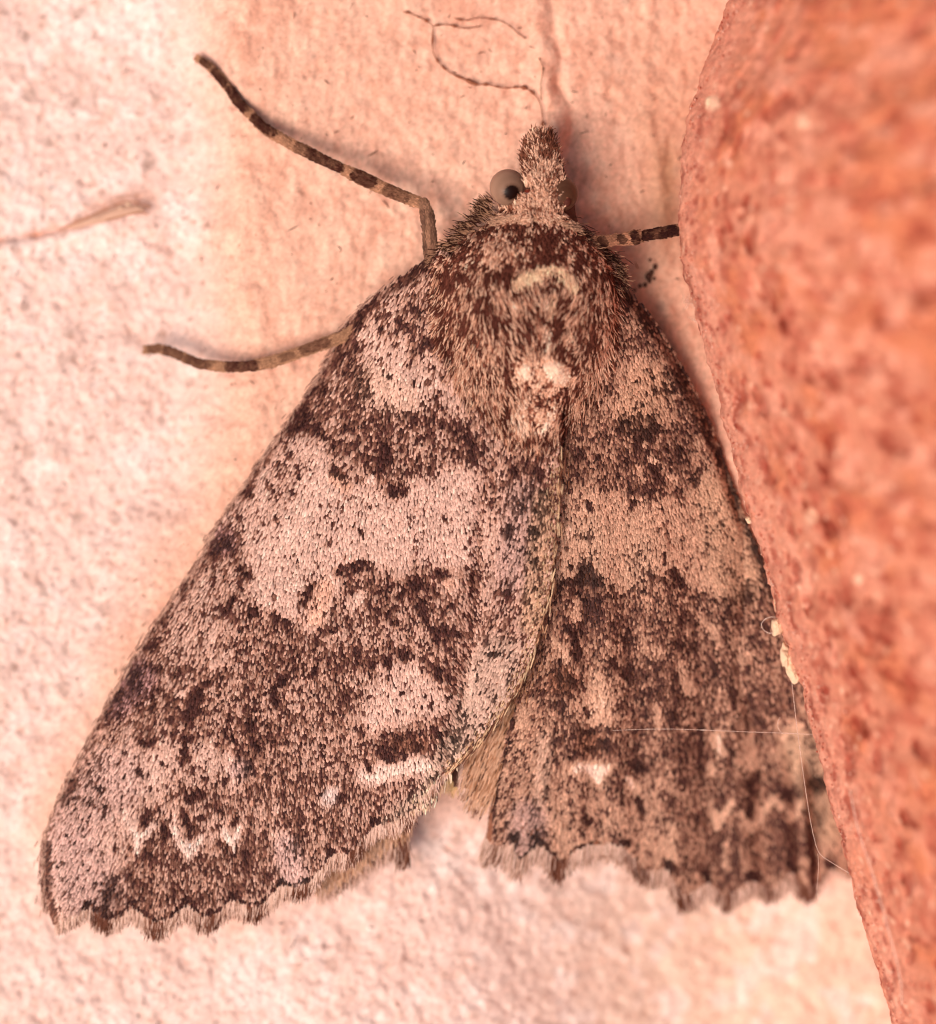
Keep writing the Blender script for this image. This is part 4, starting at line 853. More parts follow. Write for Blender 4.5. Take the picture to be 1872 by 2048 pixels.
# ------------------------------------------------------------------ body, one continuous surface
def body():
    ys = np.linspace(262.5, 1574.5, 150)
    b = BODY
    cx = np.interp(ys, b[:, 0], b[:, 1]); rx = np.interp(ys, b[:, 0], b[:, 2]); tp = np.interp(ys, b[:, 0], b[:, 3]); bt = np.interp(ys, b[:, 0], b[:, 4])
    k = np.ones(5) / 5
    for a in (cx, rx, tp, bt): a[3:-3] = np.convolve(a, k, 'same')[3:-3]
    u = np.linspace(0, 2 * np.pi, 48, endpoint=False)
    U, Yy = np.meshgrid(u, ys)
    zc, zr = (tp + bt) / 2, (tp - bt) / 2
    X = cx[:, None] + rx[:, None] * np.cos(U); H = zc[:, None] + zr[:, None] * np.sin(U)
    V = P(X, Yy, H).reshape(-1, 3)
    r, c = U.shape
    ix = np.arange(r * c).reshape(r, c)
    F = np.stack([ix[:-1], np.roll(ix, -1, 1)[:-1], np.roll(ix, -1, 1)[1:], ix[1:]], -1).reshape(-1, 4)
    V = np.concatenate([V, [V[:c].mean(0)], [V[-c:].mean(0)]])
    n0 = r * c
    cap = [[n0, ix[0, (i + 1) % c], ix[0, i], ix[0, i]] for i in range(c)]
    C = np.broadcast_to(lin(84, 52, 44), (len(V), 3))
    o = mesh_obj('body', V, F, M_skin, moth, col=C)
    return o
body_o = body()

def abdomen_fur():
    n = 420
    t = rng.random(n)
    x = np.interp(t, [0, 1], [900, 950]) + rng.normal(0, 9, n); y = np.interp(rng.random(n), [0, 1], [1490, 1560])
    C = np.where(rng.random(n)[:, None] < .8, lin(236, 196, 148), lin(190, 140, 100)) * np.exp(.12 * rng.standard_normal(n))[:, None]  # yellow hair colour stands for the warm glow in the gap between the wings
    V, F, Cc = blades(x, y, -.35 + rng.normal(0, .22, n), np.ones(n), rng.uniform(20, 44, n), rng.uniform(1.4, 2.2, n), lambda a, b: np.full(np.shape(a), 84.), np.clip(C, .01, .9), lift=rng.uniform(-30, 0, n), cup=.5, tip=.2, hang=True, bend=rng.normal(0, .1, n))
    mesh_obj('abdomen_fur', V, F, M_hair, body_o, col=Cc, kind='stuff')
abdomen_fur()

# thorax fur
T_STROKES = [
 ('c', [(960, 500), (1020, 490)], 36, .36), ('c', [(1010, 520)], 18, .42), ('c', [(1085, 480), (1098, 515)], 24, .97), ('c', [(1060, 470)], 16, .8), ('c', [(1150, 500), (1190, 540)], 22, .62),
 ('c', [(990, 545), (1040, 527), (1072, 508)], 10, .93), ('c', [(1140, 525), (1168, 560)], 13, .92), ('c', [(940, 560), (900, 600)], 16, .5),
 ('c', [(1020, 563), (1050, 560), (1075, 565)], 12, .8), ('c', [(985, 610), (1000, 640)], 16, .82), ('c', [(935, 640), (905, 720)], 16, .78), ('c', [(1140, 580), (1120, 640)], 14, .92), ('c', [(1113, 655), (1118, 672)], 11, 1.0), ('c', [(1150, 700), (1145, 790)], 13, .85),
 ('c', [(1050, 660), (1070, 690)], 16, .75), ('c', [(1000, 720), (1015, 800)], 14, .68), ('c', [(1170, 600), (1180, 680)], 16, .6),
 ('c', [(935, 700), (945, 745)], 27, .22), ('c', [(1180, 735), (1190, 770)], 14, .35), ('c', [(1030, 585), (1010, 600)], 10, .35),
 ('c', [(1095, 640), (1096, 700)], 6, .05), ('c', [(1045, 735), (1060, 750)], 24, .14), ('c', [(1105, 728), (1125, 745)], 26, .04), ('c', [(1075, 775), (1085, 785)], 16, .15),
 ('c', [(1070, 800), (1066, 830)], 44, .30), ('c', [(1070, 800), (1060, 812)], 16, .5), ('c', [(1040, 795), (1030, 822), (1050, 848)], 12, .17), ('c', [(1075, 854), (1102, 838), (1112, 805)], 12, .13), ('c', [(1070, 875)], 14, .3), ('c', [(1035, 880)], 9, .85), ('c', [(1090, 875)], 10, .85),
 ('c', [(1110, 575), (1112, 615)], 6, .25), ('c', [(1085, 585), (1090, 600)], 8, .2),
 ('c', [(1030, 582), (1062, 568), (1095, 556), (1130, 572)], 9, .78), ('c', [(1030, 556), (1060, 542), (1090, 528), (1115, 532), (1140, 550), (1152, 562)], 9, .0),
]
def thorax_fur():
    X, Y = [], []
    poly = [(985, 440), (1140, 440), (1180, 480), (1225, 525), (1240, 570), (1232, 640), (1225, 720), (1195, 800), (1150, 850), (1115, 890), (1075, 905), (1015, 890), (960, 830), (905, 770), (880, 690), (868, 600), (868, 530), (905, 485)]
    parts = []
    for layer in range(2):
        x, y = scatter(poly, 3.3, 4.2)
        m = poly_sd(x, y, poly) < 0
        # thin out towards the lower rim so the wings show through
        sd = -poly_sd(x, y, poly)
        m &= rng.random(len(x)) < np.where(y > 700, smooth(0, 45, sd) * .9 + .1, 1)
        x, y = x[m], y[m]; n = len(x)
        xs = [860, 905, 935, 965, 1010, 1060, 1090, 1120, 1160, 1195, 1235]
        ds = [-.75, -.5, -.38, .02, .48, .3, .0, -.36, -.46, .0, .55]
        d = np.interp(x, xs, ds) * np.interp(y, [540, 590, 720, 850], [0, 1, .8, .45])
        dc = (x - 1062) / 170 * .9
        d = d + dc * smooth(580, 500, y)
        d = d + rng.normal(0, .16, n) + .25 * fbm(x, y, 40, 2, 501)
        crest = smooth(52, 20, seg_dist(x, y, [(1050, 735), (1120, 738), (1075, 820)])) 
        L = rng.uniform(17, 33, n) * (1 - .45 * crest)
        L = np.where(y < 540, L * .62, L)
        W = rng.uniform(1.7, 2.5, n) * (1 + 1.1 * crest + .7 * (y < 530))
        D = darkness(x, y, T_STROKES, .56)
        clump = .55 * vnoise(x, y, 11, 20, 511) + .45 * rng.random(n)
        u = uniformize(clump)
        pd = np.interp(D, [0, .1, .3, .55, .8, 1], [.0, .06, .26, .52, .84, 1])
        isd = u < pd
        k = rng.random(n)[:, None]
        light = lin(240, 192, 166) * k + lin(196, 140, 114) * (1 - k)
        brown = lin(140, 84, 66)
        light = np.where((rng.random(n) < .22)[:, None], brown, light)
        light = np.where((D < .16)[:, None], lin(252, 216, 194) * k + lin(226, 178, 152) * (1 - k), light)
        yel = smooth(16, 6, seg_dist(x, y, [(1030, 556), (1060, 542), (1090, 528), (1115, 532), (1140, 550), (1152, 562)])) + .5 * smooth(12, 5, seg_dist(x, y, [(1110, 580), (1112, 608)]))
        yel = np.clip(yel, 0, 1)[:, None]
        light = light * (1 - yel) + lin(255, 206, 172) * yel
        dark = lin(70, 34, 28) * k + lin(112, 62, 50) * (1 - k)
        C = np.where(isd[:, None], dark, light) * np.exp(.14 * rng.standard_normal(n))[:, None]
        V, F, Cc = blades(x, y, d, np.ones(n), L, W, fur_h, np.clip(C, .005, .92), lift=rng.uniform(2, 10, n) * (1 - .6 * crest), cup=.8, tip=.22, base=.6, arch=5 + 4 * layer, hang=False, bend=rng.normal(0, .12, n))
        parts.append((V, F, Cc))
    # a sparse layer of long pale hairs over the rest
    x, y = scatter(poly, 9, 13)
    m = (poly_sd(x, y, poly) < -8) & (y > 555) & (seg_dist(x, y, [(1050, 735), (1120, 738), (1075, 820)]) > 34)
    x, y = x[m], y[m]
    m = rng.random(len(x)) < 1.25 - 1.25 * darkness(x, y + 14, T_STROKES, .5)
    x, y = x[m], y[m]; n = len(x)
    d = np.interp(x, xs, ds) * np.interp(y, [540, 590, 720, 850], [0, 1, .8, .45]) + rng.normal(0, .14, n) + .25 * fbm(x, y, 40, 2, 501)
    k = rng.random(n)[:, None]
    C = lin(246, 200, 172) * k + lin(206, 148, 120) * (1 - k)
    V, F, Cc = blades(x, y, d, np.ones(n), rng.uniform(18, 32, n), rng.uniform(1.4, 2.1, n), fur_h, C, lift=rng.uniform(8, 20, n), cup=.6, tip=.2, base=.6, arch=12, bend=rng.normal(0, .14, n))
    parts.append((V, F, Cc))
    # hairs that stand out past the shoulders
    for pts, dv, n in (([(985, 425), (945, 450), (905, 490), (872, 520)], [(-.7, -.55), (-.8, -.3), (-.8, .05), (-.7, .3)], 620), ([(1150, 455), (1190, 490), (1232, 530), (1242, 575)], [(.5, .3), (.75, .35), (.8, .4), (.7, .7)], 620),
                       ([(980, 405), (962, 425)], [(-.8, -.45), (-.7, -.3)], 160)):
        px, py = resample(pts, .5); i = rng.integers(0, len(px), n); t = i / len(px)
        x = px[i] + rng.normal(0, 7, n); y = py[i] + rng.normal(0, 7, n)
        dx = np.interp(t, np.linspace(0, 1, len(dv)), [q[0] for q in dv]) + rng.normal(0, .2, n)
        dy = np.interp(t, np.linspace(0, 1, len(dv)), [q[1] for q in dv]) + rng.normal(0, .2, n)
        k = rng.random(n)[:, None]
        C = np.where(rng.random(n)[:, None] < .6, lin(78, 48, 40), lin(186, 140, 112)) * (.8 + .4 * k)
        V, F, Cc = blades(x, y, dx, dy, rng.uniform(10, 24, n), rng.uniform(1.2, 1.9, n), lambda a, b: np.clip(body_top(a, b), 150, 400), np.clip(C, .005, .9), lift=rng.uniform(-8, 16, n), cup=.4, tip=.2, hang=True, bend=rng.normal(0, .15, n))
        parts.append((V, F, Cc))
    V, F, C = join(parts)
    mesh_obj('thorax_fur', V, F, M_hair, body_o, col=C, kind='stuff')
thorax_fur()

def head_fur():
    parts = []
    poly = [(1062, 268), (1098, 268), (1112, 300), (1120, 345), (1124, 362), (1126, 395), (1128, 425), (1148, 446), (1080, 455), (985, 452), (992, 425), (1022, 405), (1040, 385), (1044, 350), (1042, 325), (1050, 295)]
    for layer in range(3):
        x, y = scatter(poly, 2.8, 3.6)
        m = (poly_sd(x, y, poly) < 0) & (seg_dist(x, y, [(1055, 385)]) > 9) & (seg_dist(x, y, [(1020, 372)]) > 30)
        x, y = x[m], y[m]; n = len(x)
        snout = smooth(375, 345, y)
        d = np.interp(x, [1040, 1080, 1120], [-.12, .03, .12]) * snout + (1 - snout) * (.5 * fbm(x, y, 22, 2, 601 + layer)) + rng.normal(0, .22, n)
        dy = np.where(y < 378, -1.0, np.where(rng.random(n) < .5, -.5, .8))
        dy = np.where(y > 425, .6, dy)
        d = np.where(y > 425, d + np.sign(x - 1070) * .8, d)
        D = np.full(n, .30)
        D = D + .45 * smooth(18, 6, seg_dist(x, y, [(1098, 285), (1096, 325)])) + .42 * smooth(14, 4, seg_dist(x, y, [(1050, 300), (1043, 345)])) + .4 * smooth(12, 4, seg_dist(x, y, [(1110, 300), (1120, 350)])) + .25 * smooth(330, 280, y)
        D = D + .3 * smooth(12, 5, seg_dist(x, y, [(1040, 398), (1030, 405)])) + .35 * smooth(12, 4, seg_dist(x, y, [(1135, 385), (1138, 405)])) + .4 * smooth(10, 3, seg_dist(x, y, [(985, 448), (1060, 448), (1140, 455)]))
        u = uniformize(.6 * vnoise(x, y, 8, 14, 611) + .4 * rng.random(n))
        isd = u < np.clip(D * .95 - .02, 0, 1)
        k = rng.random(n)[:, None]
        C = np.where(isd[:, None], lin(96, 54, 42) * k + lin(140, 86, 66) * (1 - k), lin(240, 194, 168) * k + lin(198, 144, 118) * (1 - k))
        L = np.where(y < 375, rng.uniform(13, 24, n), rng.uniform(9, 16, n))
        V, F, Cc = blades(x, y, d, dy, L, rng.uniform(1.8, 2.7, n), body_top, np.clip(C * np.exp(.12 * rng.standard_normal(n))[:, None], .01, .9), lift=rng.uniform(2, 10, n), cup=.6, tip=.25, arch=3 + 3 * layer, hang=True, bend=rng.normal(0, .2, n))
        parts.append((V, F, Cc))
    # pale pleated rim between head and collar
    px, py = resample([(990, 440), (1030, 432), (1080, 436), (1130, 446), (1150, 452)], .35); n = len(px)
    for off in (0, 6):
        C = lin(204, 156, 130) * (.5 + .5 * rng.random(n)[:, None])
        V, F, Cc = blades(px + rng.normal(0, 2, n), py + off + rng.normal(0, 2, n), np.full(n, 1.) * np.sign(px - 1065), .25 + rng.normal(0, .2, n), rng.uniform(12, 20, n), np.full(n, 2.4), body_top, C, lift=6, cup=.8, hang=True, arch=4)
        parts.append((V, F, Cc))
    V, F, C = join(parts)
    mesh_obj('head_fur', V, F, M_hair, body_o, col=C, kind='stuff')
head_fur()

def ball(name, cx, cy, h, r, mat, parent, colfun, ry=None, rz=None, seg=48):
    u = np.linspace(0, 2 * np.pi, seg, endpoint=False); v = np.linspace(.0, np.pi, seg // 2)
    U, W = np.meshgrid(u, v)
    lx, ly, lz = np.cos(U) * np.sin(W), np.sin(U) * np.sin(W), np.cos(W)
    V = P(cx + r * lx, cy + (ry or r) * ly, h + (rz or r) * lz).reshape(-1, 3)
    rr, c = U.shape
    ix = np.arange(rr * c).reshape(rr, c)
    F = np.stack([ix[:-1], ix[1:], np.roll(ix, -1, 1)[1:], np.roll(ix, -1, 1)[:-1]], -1).reshape(-1, 4)
    return mesh_obj(name, V, F, mat, parent, col=colfun(lx, ly, lz).reshape(-1, 3))

def eye_col(px, py, pr):
    def f(lx, ly, lz):
        q = np.array([px, py, math.sqrt(max(0, 1 - px * px - py * py))])
        ang = np.arccos(np.clip(lx * q[0] + ly * q[1] + lz * q[2], -1, 1))
        base = lin(142, 108, 90); ring = lin(106, 76, 62); rim = lin(186, 144, 122); pup = lin(30, 12, 8)
        C = np.broadcast_to(base, lx.shape + (3,)).copy()
        def mx(c, t): return C * (1 - t[..., None]) + c * t[..., None]
        C = mx(ring, smooth(.62, .5, ang) * .6)
        C = mx(rim, smooth(.8, 1.25, ang) * .45)
        C = mx(pup, smooth(pr + .06, pr - .03, ang))
        return C
    return f
e1 = ball('eye', 1016, 375, 182, 37, M_eye, moth, eye_col(.22, .30, .42), ry=37)
e1['label'] = 'left eye, round and grey with a dark spot'
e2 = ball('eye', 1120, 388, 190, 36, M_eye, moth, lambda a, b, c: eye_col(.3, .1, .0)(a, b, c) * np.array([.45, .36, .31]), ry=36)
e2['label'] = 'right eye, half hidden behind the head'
ball('ocellus', 1056, 386, 214, 9, M_bead, moth, lambda a, b, c: np.broadcast_to(lin(120, 50, 30), a.shape + (3,)), seg=20)
ball('antenna_base', 1134, 402, 214, 9, M_skin, moth, lambda a, b, c: np.broadcast_to(lin(84, 42, 34), a.shape + (3,)), ry=12, seg=20)

# ------------------------------------------------------------------ legs
def tube(pts, rad, seg=14, colfun=None, bump=.06, seed=0):
    """pts (x, y, h) with radii; returns V, F, C"""
    p = np.array(pts, float); s = np.concatenate([[0], np.cumsum(np.linalg.norm(np.diff(p, axis=0), axis=1))])
    n = max(6, int(s[-1] / 3.0))
    t = np.linspace(0, s[-1], n)
    q = np.stack([np.interp(t, s, p[:, i]) for i in range(3)], 1); r = np.interp(t, s, rad)
    k = np.ones(3) / 3
    for i in range(3): q[1:-1, i] = np.convolve(q[:, i], k, 'same')[1:-1]
    T = np.gradient(q, axis=0); T /= np.linalg.norm(T, axis=1)[:, None] + 1e-9
    up = np.array([0, 0, 1.0])
    A = np.cross(T, up); A /= np.linalg.norm(A, axis=1)[:, None] + 1e-9
    B = np.cross(A, T)
    u = np.linspace(0, 2 * np.pi, seg, endpoint=False)
    rr = r[:, None] * (1 + bump * fbm(t[:, None] + 0 * u, u[None] * 12 + seed * 100, 9, 2, seed + 700))
    Q = q[:, None] + rr[..., None] * (np.cos(u)[None, :, None] * A[:, None] + np.sin(u)[None, :, None] * B[:, None])
    V = P(Q[..., 0], Q[..., 1], Q[..., 2]).reshape(-1, 3)
    ix = np.arange(n * seg).reshape(n, seg)
    F = np.stack([ix[:-1], np.roll(ix, -1, 1)[:-1], np.roll(ix, -1, 1)[1:], ix[1:]], -1).reshape(-1, 4)
    V = np.concatenate([V, P(*q[0])[None], P(*q[-1])[None]])
    m = n * seg
    F = np.concatenate([F, np.array([[m, ix[0, (i + 1) % seg], ix[0, i], m] for i in range(seg)]), np.array([[m + 1, ix[-1, i], ix[-1, (i + 1) % seg], m + 1] for i in range(seg)])])
    C = colfun(np.repeat(Q[..., 0].ravel(), 1), Q[..., 1].ravel()) if colfun else None
    if C is not None: C = np.concatenate([C, C[:1], C[-1:]])
    return V, F, C, (q, r, T, A)

def leg_color(bands, pale, dark):
    def f(x, y):
        d = np.zeros(len(x))
        for pts, r, a in bands:
            d = np.maximum(d, a * smooth(r * 1.15, r * .8, seg_dist(x, y, pts)))
        mott = .6 * vnoise(x, y, 5, 5, 733) + .4 * vnoise(x, y, 14, 14, 734)
        d = np.clip(d * .95 + .6 * (mott - .5), 0, 1)[:, None]
        b = pale * (.8 + .35 * vnoise(x, y, 7, 7, 744)[:, None])
        return b * (1 - d) + dark * d
    return f

def leg_part(name, parent, pts, rad, colfun, seed, scales=True, sl=(7, 12)):
    # tri/quads: caps use degenerate quads, so drop to plain triangles
    V, F, C, (q, r, T, A) = tube(pts, rad, colfun=colfun, seed=seed)
    tri = []
    for f in F:
        if f[0] == f[3]: tri.append((f[0], f[1], f[2]))
        else: tri += [(f[0], f[1], f[2]), (f[0], f[2], f[3])]
    o = mesh_obj(name, V, np.array(tri), M_skin, parent, col=C)
    if scales:
        n = int(len(q) * 3.0 * np.mean(r) * 1.0)
        i = rng.integers(0, len(q), n); w = rng.uniform(-.97, .97, n)
        x = q[i, 0] + A[i, 0] * w * r[i]; y = q[i, 1] + A[i, 1] * w * r[i]
        h = q[i, 2] + r[i] * np.sqrt(1 - w * w)
        dx = T[i, 0] + A[i, 0] * w * .22 + rng.normal(0, .08, n); dy = T[i, 1] + A[i, 1] * w * .22 + rng.normal(0, .08, n)
        cc = colfun(x + dx * 5, y + dy * 5) * np.exp(.2 * rng.standard_normal(n))[:, None]
        hf = dict(zip(range(n), h))
        V, F, Cc = blades(x, y, dx, dy, rng.uniform(*sl, n), rng.uniform(2, 3.2, n), lambda a, b: h, np.clip(cc, .005, .9), lift=rng.uniform(-1, 2.5, n), cup=.4, tip=.3, hang=True)
        mesh_obj('leg_scales', V, F, M_hair, o, col=Cc, kind='stuff')
    return o

LP, LD = lin(176, 126, 98), lin(66, 32, 25)
l1 = empty('leg', parent=moth); l1['label'] = 'long banded left foreleg stretched out across the plaster'
b1 = [([(408, 124), (418, 134)], 7, .9), ([(431, 148), (447, 168)], 10, 1), ([(461, 184), (488, 217)], 11, 1), ([(512, 240), (545, 264)], 12, 1), ([(600, 298), (620, 307)], 13, .6), ([(622, 309), (678, 336)], 13, .98), ([(716, 352), (742, 364)], 14, .97), ([(780, 382), (808, 394)], 14, .7), ([(850, 405), (852, 415)], 10, .7)]
c1 = leg_color(b1, LP, LD)
leg_part('tarsus', l1, [(551, 271, 92), (528, 256, 82), (500, 228, 70), (476, 204, 62), (460, 180, 54), (440, 155, 46), (418, 132, 38), (398, 118, 28)], [9.8, 8.9, 8.1, 8.1, 7.6, 7.2, 6.8, 5.5], c1, 1)
leg_part('tibia', l1, [(846, 408, 140), (808, 394, 136), (765, 376, 130), (728, 358, 128), (700, 345, 124), (690, 340, 122), (650, 322, 114), (600, 297, 104), (549, 270, 93)], [10.2, 11.0, 11.9, 12.8, 11.0, 8.5, 9.8, 10.2, 9.3], c1, 2)
c1b = leg_color([([(846, 425), (850, 520)], 5, .6), ([(866, 430), (872, 520)], 9, .55)], lin(150, 108, 86), lin(74, 46, 40))
leg_part('femur', l1, [(872, 560, 130), (862, 505, 140), (859, 470, 145), (856, 440, 146), (850, 416, 144), (846, 406, 141)], [15.3, 13.6, 12.8, 12.8, 11.0, 8.5], c1b, 3)
for (dx, dy) in ((-9, 2), (-7, 10)):
    V, F, C, _ = tube([(398, 118, 29), (398 + dx * .7, 118 + dy * .6, 26), (398 + dx, 118 + dy, 19)], [2.5, 1.8, .6], seg=6, colfun=lambda x, y: np.broadcast_to(lin(110, 60, 42), (len(x), 3)))
    tri = [t for f in F for t in (((f[0], f[1], f[2]),) if f[0] == f[3] else ((f[0], f[1], f[2]), (f[0], f[2], f[3])))]
    mesh_obj('claw', V, np.array(tri), M_skin, l1, col=C)

l2 = empty('leg', parent=moth); l2['label'] = 'left middle leg, paler and curved, coming out from under the wing edge'
c2 = leg_color([([(655, 684), (610, 700)], 10, .75), ([(585, 710), (565, 716)], 8, .55), ([(508, 731), (462, 733)], 12, .92), ([(412, 730), (380, 722)], 12, .75), ([(360, 712), (338, 702)], 11, .8), ([(318, 697), (306, 697)], 9, .6)], lin(172, 126, 98), lin(80, 44, 36))
leg_part('tarsus', l2, [(512, 731, 84), (480, 734, 78), (440, 733, 68), (400, 728, 54), (370, 716, 42), (345, 704, 30), (320, 698, 18), (294, 699, 6)], [9.3, 9.3, 8.9, 8.5, 8.1, 8.1, 7.6, 6.4], c2, 5)
leg_part('tibia', l2, [(720, 655, 104), (690, 672, 100), (640, 690, 96), (590, 708, 92), (545, 723, 88), (510, 731, 84)], [11.0, 11.0, 10.2, 10.2, 10.6, 9.3], c2, 6)

l3 = empty('leg', parent=moth); l3['label'] = 'right foreleg, black banded and short, reaching in under the brick'
c3 = leg_color([([(1200, 482), (1206, 486)], 9, .9), ([(1240, 478), (1246, 480)], 9, .95), ([(1266, 470), (1270, 482)], 9, 1), ([(1292, 472), (1345, 463)], 14, 1)], lin(158, 108, 84), lin(48, 20, 14))
leg_part('tibia', l3, [(1185, 488, 170), (1205, 484, 168), (1225, 480, 164), (1250, 478, 162), (1268, 475, 160), (1280, 473, 158)], [14, 11, 9, 12, 14, 9], c3, 8)
leg_part('tarsus', l3, [(1278, 473, 158), (1290, 471, 156), (1320, 466, 152), (1355, 460, 148), (1390, 455, 144)], [8, 10, 10.5, 10, 9], c3, 9)

# ------------------------------------------------------------------ small things on the wall
def strand(name, pts, rad, mat, col=None, label=None, cat=None, group=None, beads=(), parent=None):
    p = np.array(pts, float)
    cf = (lambda x, y: np.broadcast_to(col, (len(x), 3))) if col is not None else None
    t = np.linspace(0, 1, len(p)); tt = np.linspace(0, 1, len(p) * 6)
    # smooth curve through the points
    q = np.stack([np.interp(tt, t, p[:, i]) for i in range(3)], 1)
    k = np.ones(5) / 5
    for i in range(3): q[2:-2, i] = np.convolve(q[:, i], k, 'same')[2:-2]
    s = np.concatenate([[0], np.cumsum(np.linalg.norm(np.diff(q, axis=0), axis=1))])
    n = int(s[-1] / 2.5) + 3
    u = np.linspace(0, s[-1], n); Q = np.stack([np.interp(u, s, q[:, i]) for i in range(3)], 1)
    r = np.full(n, rad, float) * (1 + .35 * fbm(u, u * 0, 14, 2, int(abs(p[0, 0])) % 97))
    for bx, by, br, bl in beads:
        r = np.maximum(r, br * np.exp(-(np.hypot(Q[:, 0] - bx, Q[:, 1] - by) / bl) ** 2))
    V, F, C, _ = tube(Q, r, seg=7, colfun=cf, bump=.3, seed=int(abs(p[0, 1])) % 50)
    tri = [tr for f in F for tr in (((f[0], f[1], f[2]),) if f[0] == f[3] else ((f[0], f[1], f[2]), (f[0], f[2], f[3])))]
    o = mesh_obj(name, V, np.array(tri), mat, parent, col=C)
    if label: tag(o, label, cat, group)
    return o

def on_wall(pts, up=3):
    a = np.array(pts, float)
    return [(x, y, float(h)) for (x, y), h in zip(pts, wall_h(a[:, 0], a[:, 1], False) + up)]

HC = lin(150, 92, 68)
web = empty('web_strand', tuple(P(960, 110, 60)))
tag(web, 'dark dusty beaded thread looping over the plaster above the moth\'s head', 'web strand')
strand('thread', on_wall([(806, 24), (815, 24), (836, 34), (853, 41), (867, 52), (866, 59), (864, 87), (866, 106), (875, 122), (886, 135), (903, 148), (921, 155), (940, 164), (955, 170), (973, 168), (994, 174), (1016, 177), (1031, 174), (1049, 175), (1064, 184), (1077, 198), (1083, 215), (1085, 234), (1086, 252)], 8), 1.0, M_dust, HC, parent=web,
       beads=((815, 24, 3.5, 5), (836, 34, 2.5, 4), (853, 41, 4, 5), (865, 80, 2.4, 14), (875, 121, 3, 6), (887, 136, 3, 8), (918, 153, 3, 12), (940, 164, 5, 11), (950, 167, 4, 8), (972, 168, 4.2, 6), (995, 174, 3, 7), (1015, 177, 2.4, 5), (1031, 174, 3, 5), (1048, 175, 5, 6), (1064, 185, 3, 8), (1086, 250, 4, 8)))
strand('thread', on_wall([(867, 52), (875, 50), (895, 49), (910, 53), (925, 57), (944, 56), (961, 52)], 8), 1.0, M_dust, HC, parent=web, beads=((876, 51, 3, 6), (908, 53, 3.8, 6), (961, 52, 2.2, 3)))
strand('thread', on_wall([(908, 36), (921, 40), (937, 41), (951, 36), (968, 36), (990, 39), (1005, 43), (1020, 52), (1033, 65), (1051, 77)], 8), .9, M_dust, HC, parent=web, beads=((920, 39, 3.2, 6), (935, 41, 2, 5), (985, 38, 2.4, 9), (1020, 52, 2, 3), (1051, 77, 2.2, 3)))
strand('thread', on_wall([(1078, 116), (1087, 135), (1085, 150), (1081, 170), (1083, 200)], 7), .8, M_dust, lin(130, 92, 66), parent=web, beads=((1079, 117, 2.2, 3), (1086, 138, 1.8, 5), (1084, 148, 2, 3)))

strand('silk_thread', [(1225, 1461, 190), (1300, 1458, 194), (1350, 1458, 197), (1408, 1460, 200), (1500, 1464, 203), (1565, 1466, 204), (1626, 1469, 206)], .8, M_silk, None, 'fine silk thread running level from the right wing to the brick edge', 'silk thread', 'loose silk threads by the brick', beads=((1408, 1460, 2.6, 6), (1296, 1458, 2, 6)))
strand('silk_thread', [(1583, 1360, 205), (1592, 1440, 190), (1600, 1500, 185), (1611, 1580, 182), (1622, 1650, 180), (1636, 1708, 180), (1668, 1728, 185), (1704, 1750, 195)], .9, M_silk, None, 'fine silk thread hanging down along the brick edge and bending to it', 'silk thread', 'loose silk threads by the brick', beads=((1601, 1495, 1.8, 5), (1609, 1590, 2.6, 5), (1636, 1708, 1.4, 4)))
strand('silk_thread', [(1636, 1708, 180), (1637, 1740, 150), (1634, 1775, 110), (1634, 1800, 60)], .7, M_silk, None, 'short silk thread dropping from the bend of the hanging one to the wing fringe', 'silk thread', 'loose silk threads by the brick')
strand('silk_thread', [(1560, 1434, 195), (1555, 1446, 195), (1556, 1458, 196), (1564, 1466, 203)], .8, M_silk, None, 'tiny curled silk end standing on the level thread', 'silk thread', 'loose silk threads by the brick')
strand('silk_loop', [(1556, 1262, 214), (1540, 1268, 205), (1526, 1260, 200), (1521, 1249, 200), (1530, 1237, 204), (1545, 1233, 210), (1560, 1238, 216)], 1.1, M_silk, None, 'small pale loop of silk sticking out from the brick edge', 'silk loop')
ex = lambda y, o: float(edge_x(np.array([y]))[0]) + o
strand('silk_thread', [(ex(1580, 45), 1580, 350), (ex(1660, 40), 1660, 345), (ex(1760, 45), 1760, 345), (ex(1860, 48), 1860, 350), (ex(1950, 42), 1950, 345), (ex(2010, 30), 2010, 320)], 1.8, M_silk, None, 'pale silk thread lying along the lower brick face', 'silk thread', 'loose silk threads by the brick')

# pale flake lifting off at the left
def flake():
    pts = [(128, 456), (155, 444), (190, 430), (222, 418), (248, 409), (270, 408), (296, 416), (280, 424), (262, 428), (238, 434), (214, 442), (190, 448), (168, 452), (150, 457)]
    hf = lambda x, y: wall_h(x, y, False) + 5 + 7 * smooth(30, 0, np.abs(y - np.interp(x, [130, 250, 292], [458, 418, 418]))) + 4 * fbm(x, y, 16, 2, 801)
    root = empty('plaster_flake', tuple(P(210, 440, 0)))
    tag(root, 'thin pale plaster flake lifting along the crack at the left', 'flake')
    membrane('flake_sheet', pts, hf, M_dust, root, lin(214, 170, 148), thick=2)
    strand('flake_rim', [(x, y, float(hf(np.array([x]), np.array([y]))[0]) + 1) for x, y in [(116., 462.), (155., 443.), (190., 427.), (222., 413.), (250., 403.), (272., 403.), (302., 415.)]], 1.6, M_dust, lin(198, 142, 116), parent=root)
    strand('flake_rim', [(x, y, float(hf(np.array([x]), np.array([y]))[0]) + 1) for x, y in [(210., 442.), (238., 435.), (262., 428.), (285., 424.), (296., 430.)]], 1.4, M_dust, lin(190, 136, 108), parent=root)
    for bx, by, br in ((256, 408, 4), (240, 416, 3)):
        h = float(hf(np.array([bx]), np.array([by]))[0])
        ball('crumb', bx, by, h + 2, br, M_dust, root, lambda a, b, c: np.broadcast_to(lin(236, 204, 176), a.shape + (3,)), seg=14, rz=br * .6)
flake()

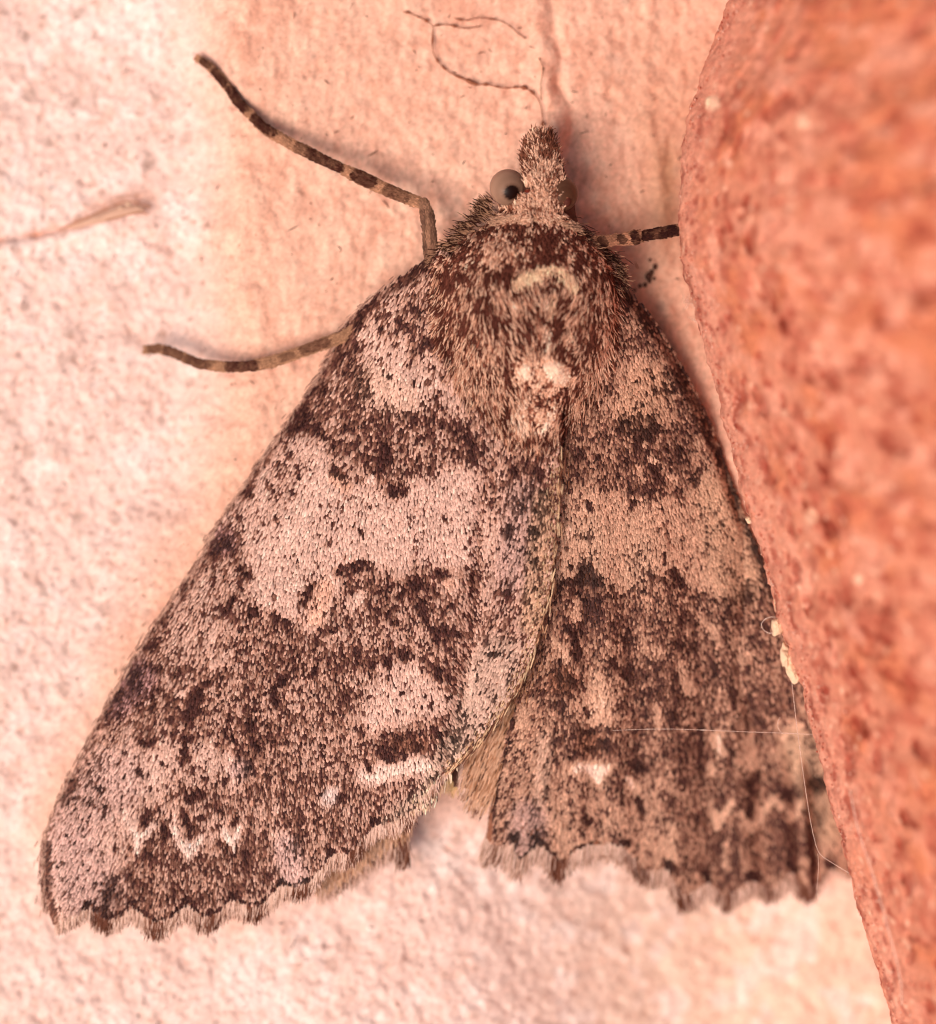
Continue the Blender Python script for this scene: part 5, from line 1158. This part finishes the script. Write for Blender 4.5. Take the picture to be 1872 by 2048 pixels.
# tuft of white fibres and dark frass between head and brick
tuft = empty('fibre_tuft', tuple(P(1378, 610, 20)))
tag(tuft, 'tiny tuft of white fibres caught between the moth and the brick', 'fibre tuft')
for i in range(9):
    cx, cy = (1374, 606) if i < 6 else (1388, 640)
    a = rng.uniform(0, 6.28); L = rng.uniform(8, 20)
    pts = [(cx + rng.normal(0, 5), cy + rng.normal(0, 5)), (cx + math.cos(a) * L * .5, cy + math.sin(a) * L * .5), (cx + math.cos(a + .5) * L, cy + math.sin(a + .5) * L)]
    strand('fibre', on_wall(pts, 10 + i), 1.0, M_silk, None, parent=tuft)
pel = empty('frass', tuple(P(1295, 550, 20)))
tag(pel, 'cluster of dark frass crumbs on the wall right of the thorax', 'frass')
for (x, y, r) in ((1297, 553, 7), (1303, 545, 5), (1299, 562, 4), (1310, 534, 5), (1290, 570, 4), (1280, 572, 3.5), (1270, 580, 3), (1300, 520, 3), (1308, 557, 3)):
    h = float(wall_h(np.array([x]), np.array([y]), False)[0])
    ball('crumb', x, y, h + r * .5, r, M_dust, pel, lambda a, b, c: np.broadcast_to(lin(84, 56, 48), a.shape + (3,)) * (.8 + .5 * vnoise(a * 20, b * 20, 8)[..., None]), seg=14, ry=r * 1.25)

# dust fibres strewn over the plaster
def dust():
    n = 700
    x = rng.uniform(-20, 1560, n); y = rng.uniform(-20, 2060, n)
    m = (poly_sd(x, y, WING_L) > 12) & (poly_sd(x, y, WING_R) > 20)
    x, y = x[m], y[m]; n = len(x)
    a = rng.uniform(0, 6.28, n)
    L = np.exp(rng.normal(1.6, .6, n)) * 1.1
    C = np.where(rng.random(n)[:, None] < .7, lin(120, 72, 56), lin(84, 58, 50)) * (.7 + .6 * rng.random(n)[:, None])
    V, F, Cc = blades(x, y, np.cos(a), np.sin(a), L, rng.uniform(1.0, 2.6, n), lambda p, q: wall_h(p, q) + 2.5, C, lift=1.5, cup=.6, tip=.5, bend=rng.normal(0, .35, n))
    o = mesh_obj('dust_specks', V, F, M_dust, col=Cc, kind='stuff')
    o['label'] = 'dark dust specks and fibres scattered over the plaster'
dust()

for o in bpy.data.objects:
    if '_o' in o: del o['_o']
